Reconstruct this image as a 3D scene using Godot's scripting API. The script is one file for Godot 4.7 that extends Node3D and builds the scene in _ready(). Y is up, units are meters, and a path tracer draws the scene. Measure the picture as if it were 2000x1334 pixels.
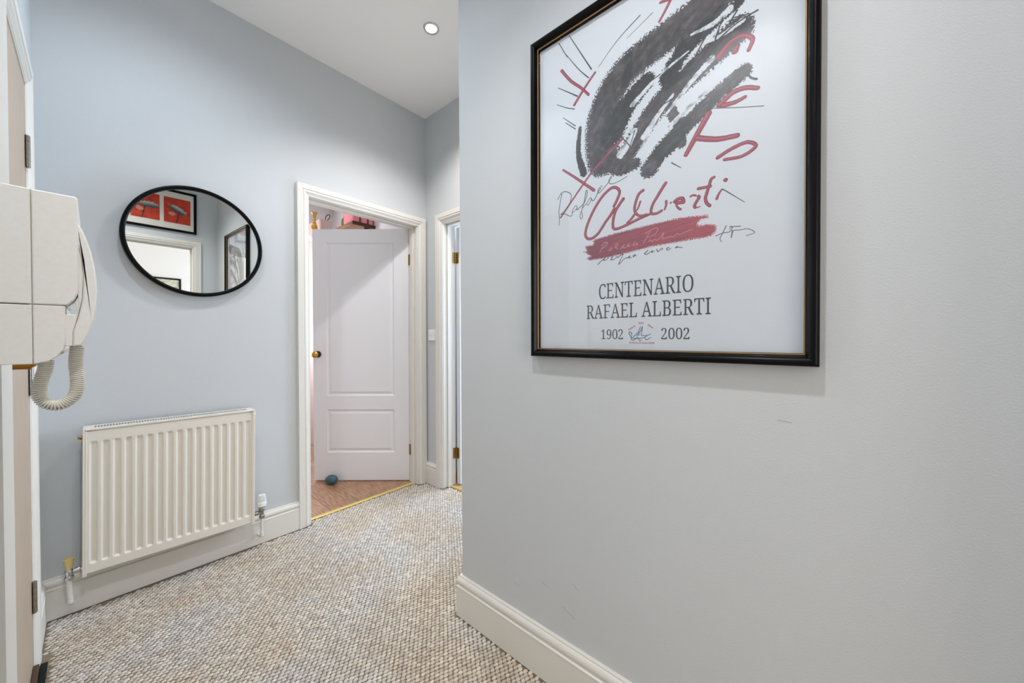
extends Node3D
# A small hallway: mirror and radiator wall on the left (x = 0), entrance wall at z = 0.148, poster wall at z = -0.983.

const HAND_NAME := [[0, 3.0, 2.2, 132, 732, 123, 769, 116, 807, 118, 848, 116, 878],
	[0, 3.0, 2.2, 109, 753, 129, 729, 154, 728, 181, 747, 180, 775, 166, 801, 138, 823, 126, 827, 148, 830, 172, 845, 187, 846, 189, 827, 205, 806, 214, 815, 205, 825, 190, 835],
	[0, 3.0, 2.2, 214, 815, 214, 827, 226, 820, 252, 801, 266, 761, 260, 752, 252, 791, 240, 828, 229, 856, 234, 872, 242, 864, 237, 835, 252, 816, 263, 809, 280, 790, 286, 797, 272, 817, 263, 814],
	[0, 3.0, 2.2, 286, 792, 291, 803, 302, 801, 318, 775, 331, 761, 326, 757, 318, 768, 321, 778, 337, 770, 371, 741, 382, 725, 376, 726, 369, 740, 379, 754, 409, 754, 451, 743],
	[0, 3.0, 2.2, 332, 751, 340, 752],
	[0, 3.5, 1.2, 797, 889, 810, 900, 864, 951]]
const BRUSH_NAME := [[1, 12.3, 12.3, 393, 852, 409, 825, 418, 799, 407, 780, 387, 772, 361, 782, 329, 808, 297, 849, 274, 889, 260, 924, 257, 951, 269, 968, 291, 970, 316, 957, 337, 934, 353, 913, 374, 891, 394, 864],
	[1, 13.4, 10.1, 434, 832, 419, 849, 402, 871, 392, 897, 388, 930, 392, 947, 410, 951, 447, 944, 494, 931, 544, 920],
	[1, 12.3, 9.0, 517, 819, 501, 828, 489, 852, 482, 883, 487, 902, 503, 918, 531, 919],
	[1, 7.8, 6.7, 506, 861, 499, 880, 492, 892],
	[1, 10.1, 9.0, 482, 908, 468, 923, 451, 936],
	[1, 12.3, 10.1, 605, 814, 589, 835, 572, 860, 556, 884, 549, 908, 553, 921, 572, 923, 590, 917],
	[1, 10.1, 6.7, 607, 885, 607, 898, 601, 915],
	[1, 6.7, 6.7, 623, 895, 625, 894],
	[1, 12.3, 13.4, 638, 894, 650, 887, 665, 888, 670, 903, 659, 902, 646, 901],
	[1, 6.7, 9.0, 644, 909, 650, 920, 659, 928],
	[1, 6.7, 6.7, 694, 889, 702, 886, 712, 890],
	[1, 11.2, 10.1, 721, 895, 723, 900, 714, 913, 707, 927, 710, 933],
	[1, 4.5, 3.4, 716, 935, 726, 933],
	[1, 10.1, 11.2, 771, 840, 762, 845, 756, 865, 749, 888, 744, 908, 748, 926, 758, 938],
	[1, 11.2, 10.1, 721, 867, 739, 868, 760, 869],
	[1, 5.6, 9.0, 794, 892, 786, 904, 780, 919],
	[1, 13.4, 13.4, 807, 860, 808, 860]]
const PALE_WORDS := [[2, 3, 2.4, 327, 1038, 338, 1021, 362, 1000],
	[2, 3, 2.4, 335, 1011, 349, 999, 364, 1003, 355, 1017, 338, 1024],
	[2, 3, 2.4, 369, 1038, 378, 1027, 385, 1031, 378, 1039, 372, 1035],
	[2, 3, 2.4, 401, 1028, 411, 1020, 404, 1013, 398, 1027, 411, 1036],
	[2, 3, 2.4, 423, 1038, 439, 1022, 433, 1030, 439, 1037, 445, 1035],
	[2, 3, 2.4, 451, 1033, 458, 1022, 455, 1034, 464, 1032],
	[2, 3, 2.4, 485, 1021, 476, 1031, 485, 1033, 494, 1026, 491, 1034, 497, 1032],
	[2, 3, 2.4, 519, 1030, 534, 1007, 546, 989],
	[2, 3, 2.4, 526, 994, 549, 984, 568, 979, 576, 987, 563, 1004, 534, 1010],
	[2, 3, 2.4, 540, 1028, 546, 1023, 554, 1031, 563, 1024, 571, 1028, 582, 1024, 598, 1005, 593, 1026, 606, 1026, 622, 1023, 635, 1026, 646, 1017, 659, 1022, 674, 1017, 701, 1011]]
const HAND_SUBTITLE := [[0, 3, 2.2, 318, 1090, 338, 1074, 352, 1068, 344, 1076, 355, 1076, 369, 1069],
	[0, 3, 2.2, 378, 1079, 388, 1065, 382, 1078, 395, 1077, 408, 1067],
	[0, 3, 2.2, 408, 1074, 420, 1067, 433, 1063, 414, 1102, 439, 1082, 451, 1081],
	[0, 3, 2.2, 451, 1081, 464, 1074, 458, 1082, 470, 1081],
	[0, 3, 2.2, 485, 1072, 476, 1076, 479, 1080, 486, 1074, 489, 1079],
	[0, 3, 2.2, 537, 1063, 523, 1074, 535, 1077, 554, 1067, 552, 1074, 563, 1069],
	[0, 3, 2.2, 571, 1064, 577, 1074, 590, 1062],
	[0, 3, 2.2, 594, 1065, 590, 1070],
	[0, 3, 2.2, 617, 1064, 609, 1068, 612, 1074, 625, 1069],
	[0, 3, 2.2, 648, 1066, 641, 1070, 651, 1069, 665, 1073]]
const SIGNATURE := [[0, 2.2, 1.6, 810, 1020, 798, 1046, 791, 1061, 795, 1074],
	[0, 2.2, 1.6, 777, 1050, 801, 1044, 819, 1044, 828, 1039, 825, 1065, 832, 1042, 849, 1043, 875, 1044, 893, 1060, 870, 1066],
	[0, 2.2, 1.6, 853, 1031, 821, 1026, 830, 1031, 819, 1035]]
const BOAT_MARK := [[3, 2.6, 2.2, 477, 1409, 497, 1390, 504, 1376, 507, 1367],
	[3, 2.6, 2.2, 492, 1404, 506, 1387, 514, 1370, 515, 1367, 513, 1386, 510, 1400, 514, 1403, 530, 1403, 538, 1402, 548, 1397],
	[3, 2.6, 2.2, 500, 1404, 501, 1390],
	[3, 2.6, 2.2, 471, 1402, 470, 1393, 462, 1388, 459, 1393, 468, 1407, 479, 1415, 501, 1415, 524, 1410, 534, 1404],
	[3, 2.6, 2.2, 468, 1407, 469, 1418, 477, 1422, 483, 1420, 492, 1411, 497, 1412, 501, 1417, 504, 1424, 512, 1420],
	[3, 2.6, 2.2, 525, 1411, 527, 1416, 533, 1420, 540, 1416, 548, 1411]]
const WASH := [[4, 120, 150, 899, 172, 778, 208, 622, 249, 450, 301, 359, 399, 328, 519, 343, 635],
	[4, 100, 80, 841, 360, 721, 423, 604, 484, 515, 568, 440, 666],
	[4, 52, 70, 859, 508, 771, 556, 687, 614, 604, 671, 541, 740],
	[4, 60, 50, 323, 606, 406, 699, 483, 701],
	[4, 40, 40, 604, 503, 651, 610, 660, 680]]
const DARK_WASH := [[5, 70, 110, 529, 390, 450, 449, 383, 544],
	[5, 60, 70, 794, 272, 732, 300, 668, 331],
	[5, 60, 70, 686, 321, 637, 373, 613, 409],
	[5, 30, 44, 457, 252, 453, 313, 444, 351],
	[5, 60, 70, 669, 617, 627, 665, 589, 687],
	[5, 16, 36, 229, 460, 221, 572, 248, 669],
	[5, 40, 30, 884, 231, 833, 271, 778, 289],
	[5, 26, 20, 604, 444, 659, 431, 729, 427]]
const GAPS := [[6, 5, 20, 686, 349, 575, 391, 472, 458],
	[6, 8, 26, 695, 294, 770, 294, 818, 273],
	[6, 22, 34, 483, 566, 457, 609, 422, 644],
	[6, 10, 26, 632, 486, 575, 541, 521, 607],
	[6, 24, 10, 763, 416, 695, 467, 608, 548],
	[6, 8, 14, 555, 573, 521, 631, 494, 674],
	[6, 8, 20, 763, 516, 695, 551, 623, 599],
	[6, 10, 18, 729, 344, 787, 351, 856, 333]]
const INK_LINES := [[0, 2.7, 5.4, 173, 14, 235, 128, 286, 222],
	[0, 4.1, 2.0, 117, 20, 162, 107],
	[0, 2.0, 4.1, 140, 68, 222, 191, 273, 254],
	[0, 2.0, 5.4, 111, 226, 167, 271, 216, 311],
	[0, 2.0, 4.1, 105, 303, 162, 342, 200, 362],
	[0, 2.0, 4.1, 139, 378, 205, 441],
	[0, 2.7, 4.1, 153, 407, 205, 455],
	[0, 4.1, 2.0, 504, 112, 406, 162, 323, 229],
	[0, 2.7, 1.4, 554, 131, 450, 175],
	[0, 5.4, 2.7, 899, 324, 841, 333, 779, 361, 729, 390],
	[0, 4.1, 2.7, 885, 359, 810, 387, 746, 417],
	[0, 5.4, 4.1, 841, 290, 818, 321, 833, 320],
	[0, 4.1, 5.4, 797, 291, 775, 350, 782, 359, 810, 346],
	[0, 4.1, 5.4, 743, 327, 712, 378, 738, 372],
	[0, 5.4, 4.1, 871, 496, 779, 551, 695, 589, 623, 628],
	[0, 4.1, 6.8, 864, 489, 878, 534, 897, 551],
	[0, 5.4, 4.1, 659, 259, 673, 271, 641, 317],
	[0, 4.1, 4.1, 545, 277, 504, 399, 529, 400, 584, 386],
	[0, 4.1, 4.1, 604, 405, 581, 503, 660, 489],
	[0, 4.1, 2.7, 811, 511, 826, 571],
	[0, 2.7, 2.0, 743, 584, 842, 622, 917, 648],
	[0, 5.4, 2.7, 406, 544, 472, 635],
	[0, 3.4, 2.7, 483, 566, 444, 672],
	[0, 4.1, 2.0, 627, 743, 660, 772]]
const RED_MARKS := [[1, 13.5, 10.5, 131, 154, 181, 225, 235, 282, 273, 329],
	[1, 10.5, 13.5, 304, 246, 253, 290, 200, 343],
	[1, 9.0, 13.5, 139, 622, 208, 680, 299, 760],
	[1, 10.5, 7.5, 428, 582, 347, 637, 273, 692, 125, 842],
	[1, 12.0, 9.0, 626, 115, 603, 150, 580, 180],
	[1, 10.5, 10.5, 584, 109, 622, 119, 659, 130],
	[1, 22.5, 12.0, 785, 422, 818, 391, 856, 385, 885, 411, 874, 443],
	[1, 15.0, 21.0, 841, 415, 835, 426],
	[1, 21.0, 13.5, 789, 591, 826, 566, 864, 565, 900, 582],
	[1, 18.0, 12.0, 798, 597, 834, 601, 864, 596],
	[1, 22.5, 16.5, 753, 607, 716, 667, 678, 729],
	[1, 21.0, 16.5, 716, 681, 780, 708, 842, 718],
	[1, 13.5, 10.5, 783, 774, 827, 757, 872, 751, 895, 773, 857, 793, 804, 788]]
const RED_BAR := [297, 979, 395, 969, 482, 965, 574, 961, 666, 960, 727, 967, 746, 969, 758, 979, 727, 980, 716, 991, 718, 1002, 751, 1003, 776, 1011, 778, 1029, 763, 1047, 728, 1048, 654, 1048, 546, 1049, 458, 1058, 362, 1065, 276, 1065, 262, 1053, 287, 1050, 254, 1026, 236, 1023, 265, 1022, 254, 1000, 297, 1001]

const CEIL := 2.86
const ZE := 0.148      # entrance wall face
const ZF := -1.72      # end wall face
const ZP := -0.983     # poster wall face
const XO := 2.8        # face of the wall opposite the mirror
var M := {}
var taken := {}
var rng := RandomNumberGenerator.new()

func _ready():
	rng.seed = 7
	# --- camera, sky, exposure, lights ---
	var cam := Camera3D.new()
	cam.name = "camera"
	cam.fov = 86.932
	cam.near = 0.02
	cam.transform = Transform3D(Basis.from_euler(Vector3(-0.00993, 0.70960, -0.00226)), Vector3(2.3725, 1.1379, 0))
	add_child(cam)
	var env := Environment.new()
	var sm := ProceduralSkyMaterial.new()
	sm.sky_top_color = Color(0.45, 0.6, 0.8)
	sm.sky_horizon_color = Color(0.75, 0.82, 0.88)
	sm.ground_bottom_color = Color(0.4, 0.4, 0.38)
	sm.ground_horizon_color = Color(0.7, 0.74, 0.76)
	var sky := Sky.new()
	sky.sky_material = sm
	env.background_mode = Environment.BG_SKY
	env.sky = sky
	env.tonemap_mode = Environment.TONE_MAPPER_LINEAR
	env.tonemap_exposure = 1.08
	env.sdfgi_enabled = true
	env.ssao_enabled = true
	env.ssil_enabled = true
	var we := WorldEnvironment.new()
	we.name = "environment"
	we.environment = env
	add_child(we)
	# unseen windows, placed to light the side rooms and the hall
	area("unseen_window_daylight", Vector3(4.80, 1.45, 0.45), Vector3(-1, 0, 0), Vector2(1.3, 1.7), Color(1.0, 0.94, 0.87), 1.3)
	area("unseen_window_daylight", Vector3(-2.55, 1.5, -0.90), Vector3(1, 0, 0), Vector2(0.64, 1.4), Color(0.96, 0.97, 1.0), 4.8)
	area("unseen_window_daylight", Vector3(3.9, 1.45, -2.15), Vector3(0, 0, 1), Vector2(1.1, 1.3), Color(0.95, 0.98, 1.0), 1.8)
	area("unseen_window_daylight", Vector3(0.75, 1.5, -3.27), Vector3(0, 0, 1), Vector2(0.8, 1.2), Color(0.83, 0.91, 1.0), 5.6)
	materials()
	shell()
	trims()
	doors()
	carpet()
	poster()
	mirror()
	radiator()
	intercom()
	small_things()
	bedroom()
	study()

# ---------------------------------------------------------------- helpers
func area(called, at, towards, size, col, energy):
	var l := AreaLight3D.new()
	l.area_size = size
	l.light_color = col
	l.light_energy = energy
	l.area_normalize_energy = false
	l.shadow_enabled = true
	l.name = called
	l.transform = Transform3D(Basis.looking_at(towards, Vector3.UP), at)
	add_child(l, true)

func numbered(called) -> String:
	taken[called] = taken.get(called, -1) + 1
	return called if taken[called] == 0 else "%s_%03d" % [called, taken[called]]

func tag(o, label, category, group = "", kind = ""):
	o.set_meta("label", label)
	o.set_meta("category", category)
	if group: o.set_meta("group", group)
	if kind: o.set_meta("kind", kind)
	return o

func thing(called, label, category, at = Vector3.ZERO, group = "", kind = "", basis = null):
	var o := Node3D.new()
	o.name = numbered(called)
	add_child(o)
	o.position = at
	o.set_meta("org", at)
	if basis != null:
		o.transform = Transform3D(basis, at)
		o.set_meta("org", Vector3.ZERO)
	return tag(o, label, category, group, kind)

func S() -> SurfaceTool:
	var s := SurfaceTool.new()
	s.begin(Mesh.PRIMITIVE_TRIANGLES)
	s.set_smooth_group(-1)
	return s

# ends a shape: its points are in the room (or, in a turned thing, in the thing's own axes); they are moved so that the mesh sits under its parent
func put(s: SurfaceTool, called, m, parent, base = null):
	var org = base if base != null else parent.get_meta("org", Vector3.ZERO)
	s.generate_normals()
	var raw: ArrayMesh = s.commit()
	var s2 := SurfaceTool.new()
	s2.begin(Mesh.PRIMITIVE_TRIANGLES)
	s2.append_from(raw, 0, Transform3D(Basis(), -org))
	var mi := MeshInstance3D.new()
	mi.mesh = s2.commit()
	mi.material_override = m
	mi.set_meta("org", org)
	if parent == self:
		mi.name = numbered(called)
		mi.position = org
		add_child(mi)
	else:
		mi.name = called
		parent.add_child(mi, true)
	return mi

func tri(s, a, b, c, n):
	if (c - a).cross(b - a).dot(n) < 0:
		var t = b
		b = c
		c = t
	s.add_vertex(a)
	s.add_vertex(b)
	s.add_vertex(c)

func quad(s, a, b, c, d, n):
	tri(s, a, b, c, n)
	tri(s, a, c, d, n)

func quad_uv(s, a, b, c, d, n, uv = [Vector2(0, 1), Vector2(1, 1), Vector2(1, 0), Vector2(0, 0)]):
	var P = [a, b, c, d]
	for t in [[0, 1, 2], [0, 2, 3]]:
		var q = t
		if (P[t[2]] - P[t[0]]).cross(P[t[1]] - P[t[0]]).dot(n) < 0: q = [t[0], t[2], t[1]]
		for i in q:
			s.set_uv(uv[i])
			s.add_vertex(P[i])

func hexa(s, p):  # p: four bottom corners, four top corners in the same order
	var c = Vector3.ZERO
	for v in p: c += v / 8.0
	for f in [[0, 1, 2, 3], [4, 5, 6, 7], [0, 1, 5, 4], [1, 2, 6, 5], [2, 3, 7, 6], [3, 0, 4, 7]]:
		quad(s, p[f[0]], p[f[1]], p[f[2]], p[f[3]], (p[f[0]] + p[f[1]] + p[f[2]] + p[f[3]]) / 4 - c)

func box(s, a, b):
	hexa(s, [Vector3(a.x, a.y, a.z), Vector3(b.x, a.y, a.z), Vector3(b.x, a.y, b.z), Vector3(a.x, a.y, b.z), Vector3(a.x, b.y, a.z), Vector3(b.x, b.y, a.z), Vector3(b.x, b.y, b.z), Vector3(a.x, b.y, b.z)])

func _cp(c, h, r, sg, ax, xf):
	var v = Vector3(sg[0] * (h.x - r), sg[1] * (h.y - r), sg[2] * (h.z - r))
	v[ax] = sg[ax] * h[ax]
	return xf * (c + v)

func cbox(s, a, b, r = 0.002, xf = Transform3D()):  # a box with chamfered edges
	var c = (a + b) / 2
	var h = ((b - a) / 2).abs()
	r = minf(r, minf(h.x, minf(h.y, h.z)) * 0.9)
	var o = xf * c
	for ax in 3:
		var u = (ax + 1) % 3
		var w = (ax + 2) % 3
		for sg in [-1, 1]:
			var f = []
			for q in [[-1, -1], [1, -1], [1, 1], [-1, 1]]:
				var g = [0, 0, 0]
				g[ax] = sg
				g[u] = q[0]
				g[w] = q[1]
				f.append(_cp(c, h, r, g, ax, xf))
			quad(s, f[0], f[1], f[2], f[3], (f[0] + f[2]) / 2 - o)
		for su in [-1, 1]:
			for sw in [-1, 1]:
				var g0 = [0, 0, 0]
				g0[ax] = -1
				g0[u] = su
				g0[w] = sw
				var g1 = g0.duplicate()
				g1[ax] = 1
				var A = _cp(c, h, r, g0, u, xf)
				var B = _cp(c, h, r, g1, u, xf)
				var C = _cp(c, h, r, g1, w, xf)
				var D = _cp(c, h, r, g0, w, xf)
				quad(s, A, B, C, D, (A + B + C + D) / 4 - o - xf.basis * (c * 0))
	for sx in [-1, 1]:
		for sy in [-1, 1]:
			for sz in [-1, 1]:
				var g = [sx, sy, sz]
				var A = _cp(c, h, r, g, 0, xf)
				var B = _cp(c, h, r, g, 1, xf)
				var C = _cp(c, h, r, g, 2, xf)
				tri(s, A, B, C, (A + B + C) / 3 - o)

func frame_of(dir) -> Basis:  # a basis whose y axis points along dir
	var y = dir.normalized()
	var x = (Vector3.RIGHT if absf(y.x) < 0.9 else Vector3.UP).cross(y).normalized()
	return Basis(x, y, x.cross(y))

func lathe(s, prof, xf = Transform3D(), seg = 24, hard = false):  # prof: Vector2(radius, height), turned round the y axis
	for i in prof.size() - 1:
		if hard: s.set_smooth_group(i + 1)
		else: s.set_smooth_group(1)
		var p = prof[i]
		var q = prof[i + 1]
		var n2 = Vector2(q.y - p.y, p.x - q.x)
		for k in seg:
			var a0 = TAU * k / seg
			var a1 = TAU * (k + 1) / seg
			var A = xf * Vector3(p.x * cos(a0), p.y, p.x * sin(a0))
			var B = xf * Vector3(p.x * cos(a1), p.y, p.x * sin(a1))
			var C = xf * Vector3(q.x * cos(a1), q.y, q.x * sin(a1))
			var D = xf * Vector3(q.x * cos(a0), q.y, q.x * sin(a0))
			var am = (a0 + a1) / 2
			var n = xf.basis * Vector3(n2.x * cos(am), n2.y, n2.x * sin(am))
			if p.x < 1e-6: tri(s, A, C, D, n)
			elif q.x < 1e-6: tri(s, A, B, C, n)
			else: quad(s, A, B, C, D, n)
	s.set_smooth_group(-1)

func tube(s, pts, r, seg = 8, caps = true):
	var rings = []
	var up = Vector3(0.13, 0.97, 0.21)
	for i in pts.size():
		var d = (pts[mini(i + 1, pts.size() - 1)] - pts[maxi(i - 1, 0)]).normalized()
		var x = (up - d * up.dot(d)).normalized()
		up = x
		var y = d.cross(x)
		var ring = []
		for k in seg:
			ring.append(pts[i] + (x * cos(TAU * k / seg) + y * sin(TAU * k / seg)) * (r if r is float else r[i]))
		rings.append(ring)
	s.set_smooth_group(1)
	for i in pts.size() - 1:
		for k in seg:
			var k1 = (k + 1) % seg
			var n = rings[i][k] + rings[i + 1][k1] - pts[i] - pts[i + 1]
			quad(s, rings[i][k], rings[i][k1], rings[i + 1][k1], rings[i + 1][k], n)
	s.set_smooth_group(-1)
	if caps:
		for e in [0, pts.size() - 1]:
			var d = pts[e] - pts[1 if e == 0 else e - 1]
			for k in seg: tri(s, pts[e], rings[e][k], rings[e][(k + 1) % seg], d)

func curve(pts, step = 0.004):  # a smooth line through points
	var c := Curve3D.new()
	for i in pts.size():
		var t = (pts[mini(i + 1, pts.size() - 1)] - pts[maxi(i - 1, 0)]) / 6.0
		c.add_point(pts[i], -t, t)
	c.bake_interval = step
	return c.get_baked_points()

func prism(s, poly, t0, t1, xf, r = 0.0):  # extrudes a 2D outline along the third axis of xf, rims chamfered by r
	var n = poly.size()
	var area2 = 0.0
	for i in n: area2 += poly[i].cross(poly[(i + 1) % n])
	var sg = 1.0 if area2 > 0 else -1.0
	var inner = []
	for i in n:
		var d0 = (poly[i] - poly[(i + n - 1) % n]).normalized()
		var d1 = (poly[(i + 1) % n] - poly[i]).normalized()
		var n0 = Vector2(d0.y, -d0.x) * sg
		var n1 = Vector2(d1.y, -d1.x) * sg
		var m = (n0 + n1) / maxf(1.0 + n0.dot(n1), 0.3)
		inner.append(poly[i] - m * r)
	var rings = [[poly, t0], [poly, t1]]
	if r > 0: rings = [[inner, t0], [poly, t0 + r], [poly, t1 - r], [inner, t1]]
	for k in rings.size() - 1:
		for i in n:
			var j = (i + 1) % n
			var d = poly[j] - poly[i]
			var out = xf.basis * Vector3(d.y * sg, -d.x * sg, 0)
			var P = func(ring, a): return xf * Vector3(ring[0][a].x, ring[0][a].y, ring[1])
			quad(s, P.call(rings[k], i), P.call(rings[k], j), P.call(rings[k + 1], j), P.call(rings[k + 1], i), out)
	var tris = Geometry2D.triangulate_polygon(PackedVector2Array(poly))
	for e in [[rings[0], -1.0], [rings[-1], 1.0]]:
		for i in range(0, tris.size(), 3):
			var q = []
			for k in 3:
				var v = e[0][0][tris[i + k]]
				q.append(xf * Vector3(v.x, v.y, e[0][1]))
			tri(s, q[0], q[1], q[2], xf.basis * Vector3(0, 0, e[1]))

func sweep(s, path, N, prof, closed = false):  # a moulding: profile points are (to the right of the way, along N), mitred at the corners
	var n = path.size()
	var sec = []
	for i in n:
		var d0 = null
		var d1 = null
		if i > 0 or closed: d0 = (path[i] - path[(i + n - 1) % n]).normalized()
		if i < n - 1 or closed: d1 = (path[(i + 1) % n] - path[i]).normalized()
		if d0 == null: d0 = d1
		if d1 == null: d1 = d0
		var s0 = d0.cross(N)
		var s1 = d1.cross(N)
		var m = (s0 + s1) / (1.0 + s0.dot(s1))
		var ring = []
		for q in prof: ring.append(path[i] + m * q.x + N * q.y)
		sec.append(ring)
	var np = prof.size()
	var ar = 0.0
	for i in np: ar += prof[i].cross(prof[(i + 1) % np])
	var sg = 1.0 if ar > 0 else -1.0
	for i in (n if closed else n - 1):
		var j = (i + 1) % n
		var side = (path[j] - path[i]).normalized().cross(N)
		for k in np:
			var l = (k + 1) % np
			var e = prof[l] - prof[k]
			quad(s, sec[i][k], sec[i][l], sec[j][l], sec[j][k], (side * e.y - N * e.x) * sg)
	if not closed:
		var tris = Geometry2D.triangulate_polygon(PackedVector2Array(prof))
		for e in [0, n - 1]:
			var d = path[0] - path[1] if e == 0 else path[n - 1] - path[n - 2]
			for i in range(0, tris.size(), 3): tri(s, sec[e][tris[i]], sec[e][tris[i + 1]], sec[e][tris[i + 2]], d)

func mat(col, rough = 0.5, metal = 0.0) -> StandardMaterial3D:
	var m := StandardMaterial3D.new()
	m.albedo_color = col
	m.roughness = rough
	m.metallic = metal
	return m

func noise_tex(freq, octaves, normal = false, strength = 4.0, size = 512, ramp = null, sd = 1):
	var f := FastNoiseLite.new()
	f.seed = sd
	f.frequency = freq
	f.fractal_octaves = octaves
	var t := NoiseTexture2D.new()
	t.width = size
	t.height = size
	t.seamless = true
	t.noise = f
	t.as_normal_map = normal
	t.bump_strength = strength
	if ramp != null:
		var g := Gradient.new()
		g.set_color(0, ramp[0])
		g.set_color(1, ramp[1])
		t.color_ramp = g
	return t

func tri_map(m, scale):
	m.uv1_triplanar = true
	m.uv1_world_triplanar = true
	m.uv1_scale = scale

func materials():
	var roller = noise_tex(0.14, 2, true, 4.0)
	var brush = noise_tex(0.05, 3, true, 5.0, 512, null, 4)
	M.wall = mat(Color(0.79, 0.80, 0.803), 0.7)
	M.wall.normal_enabled = true
	M.wall.normal_texture = roller
	M.wall.normal_scale = 0.10
	tri_map(M.wall, Vector3(3, 3, 3))
	M.side_wall = mat(Color(0.92, 0.905, 0.905), 0.8)
	M.ceiling = mat(Color(0.98, 0.975, 0.965), 0.85)
	M.trim = mat(Color(0.885, 0.87, 0.835), 0.4)
	M.trim.normal_enabled = true
	M.trim.normal_texture = brush
	M.trim.normal_scale = 0.015
	tri_map(M.trim, Vector3(2, 2, 2))
	M.door = mat(Color(0.89, 0.885, 0.89), 0.42)
	M.front_door = mat(Color(0.745, 0.675, 0.60), 0.45)
	M.front_door.albedo_texture = noise_tex(0.02, 4, false, 4, 512, [Color(0.93, 0.9, 0.87), Color(1, 1, 1)], 9)
	tri_map(M.front_door, Vector3(8, 0.6, 8))
	M.brass = mat(Color(0.80, 0.62, 0.28), 0.28, 1.0)
	M.old_brass = mat(Color(0.62, 0.45, 0.20), 0.35, 1.0)
	M.strip = mat(Color(0.88, 0.79, 0.46), 0.38, 0.55)
	M.steel = mat(Color(0.62, 0.60, 0.56), 0.32, 1.0)
	M.chrome = mat(Color(0.78, 0.78, 0.78), 0.15, 1.0)
	M.dark_steel = mat(Color(0.22, 0.21, 0.19), 0.45, 0.8)
	M.dark_wood = mat(Color(0.30, 0.22, 0.16), 0.6)
	M.brass_dark = mat(Color(0.62, 0.50, 0.27), 0.3, 1.0)
	M.black = mat(Color(0.014, 0.015, 0.02), 0.4)
	M.black.metallic_specular = 0.25
	M.rubber = mat(Color(0.02, 0.02, 0.022), 0.9)
	M.radiator = mat(Color(0.90, 0.875, 0.825), 0.32)
	M.plastic = mat(Color(0.965, 0.955, 0.93), 0.4)
	M.plastic.albedo_texture = noise_tex(0.03, 4, false, 4, 512, [Color(0.985, 0.98, 0.97), Color(1, 1, 1)], 12)
	tri_map(M.plastic, Vector3(6, 6, 6))
	M.grime = mat(Color(0.80, 0.755, 0.65), 0.6)
	M.cord = mat(Color(0.88, 0.86, 0.80), 0.4)
	M.old_plastic = mat(Color(0.86, 0.76, 0.50), 0.45)
	M.switch = mat(Color(0.93, 0.93, 0.92), 0.3)
	M.glow = mat(Color(1, 1, 1), 0.4)
	M.glow.emission_enabled = true
	M.glow.emission = Color(1, 0.98, 0.95)
	M.glow.emission_energy_multiplier = 6.0
	M.glowing_pane = mat(Color(0.9, 0.95, 1), 0.1)
	M.glowing_pane.emission_enabled = true
	M.glowing_pane.emission = Color(0.86, 0.93, 1.0)
	M.glowing_pane.emission_energy_multiplier = 1.2
	for i in 3:
		var w = mat([Color(0.82, 0.66, 0.53), Color(0.76, 0.60, 0.48), Color(0.86, 0.71, 0.58)][i], 0.4)
		w.albedo_texture = noise_tex(0.018, 5, false, 4, 512, [Color(0.62, 0.56, 0.52), Color(1.0, 1.0, 1.0)], 20 + i)
		tri_map(w, Vector3(0.9, 1, 9))
		M["plank%d" % i] = w

# ---------------------------------------------------------------- the shell
func struct(s, called, m, label, category):
	return tag(put(s, called, m, self, Vector3.ZERO), label, category, "", "structure")

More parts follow.
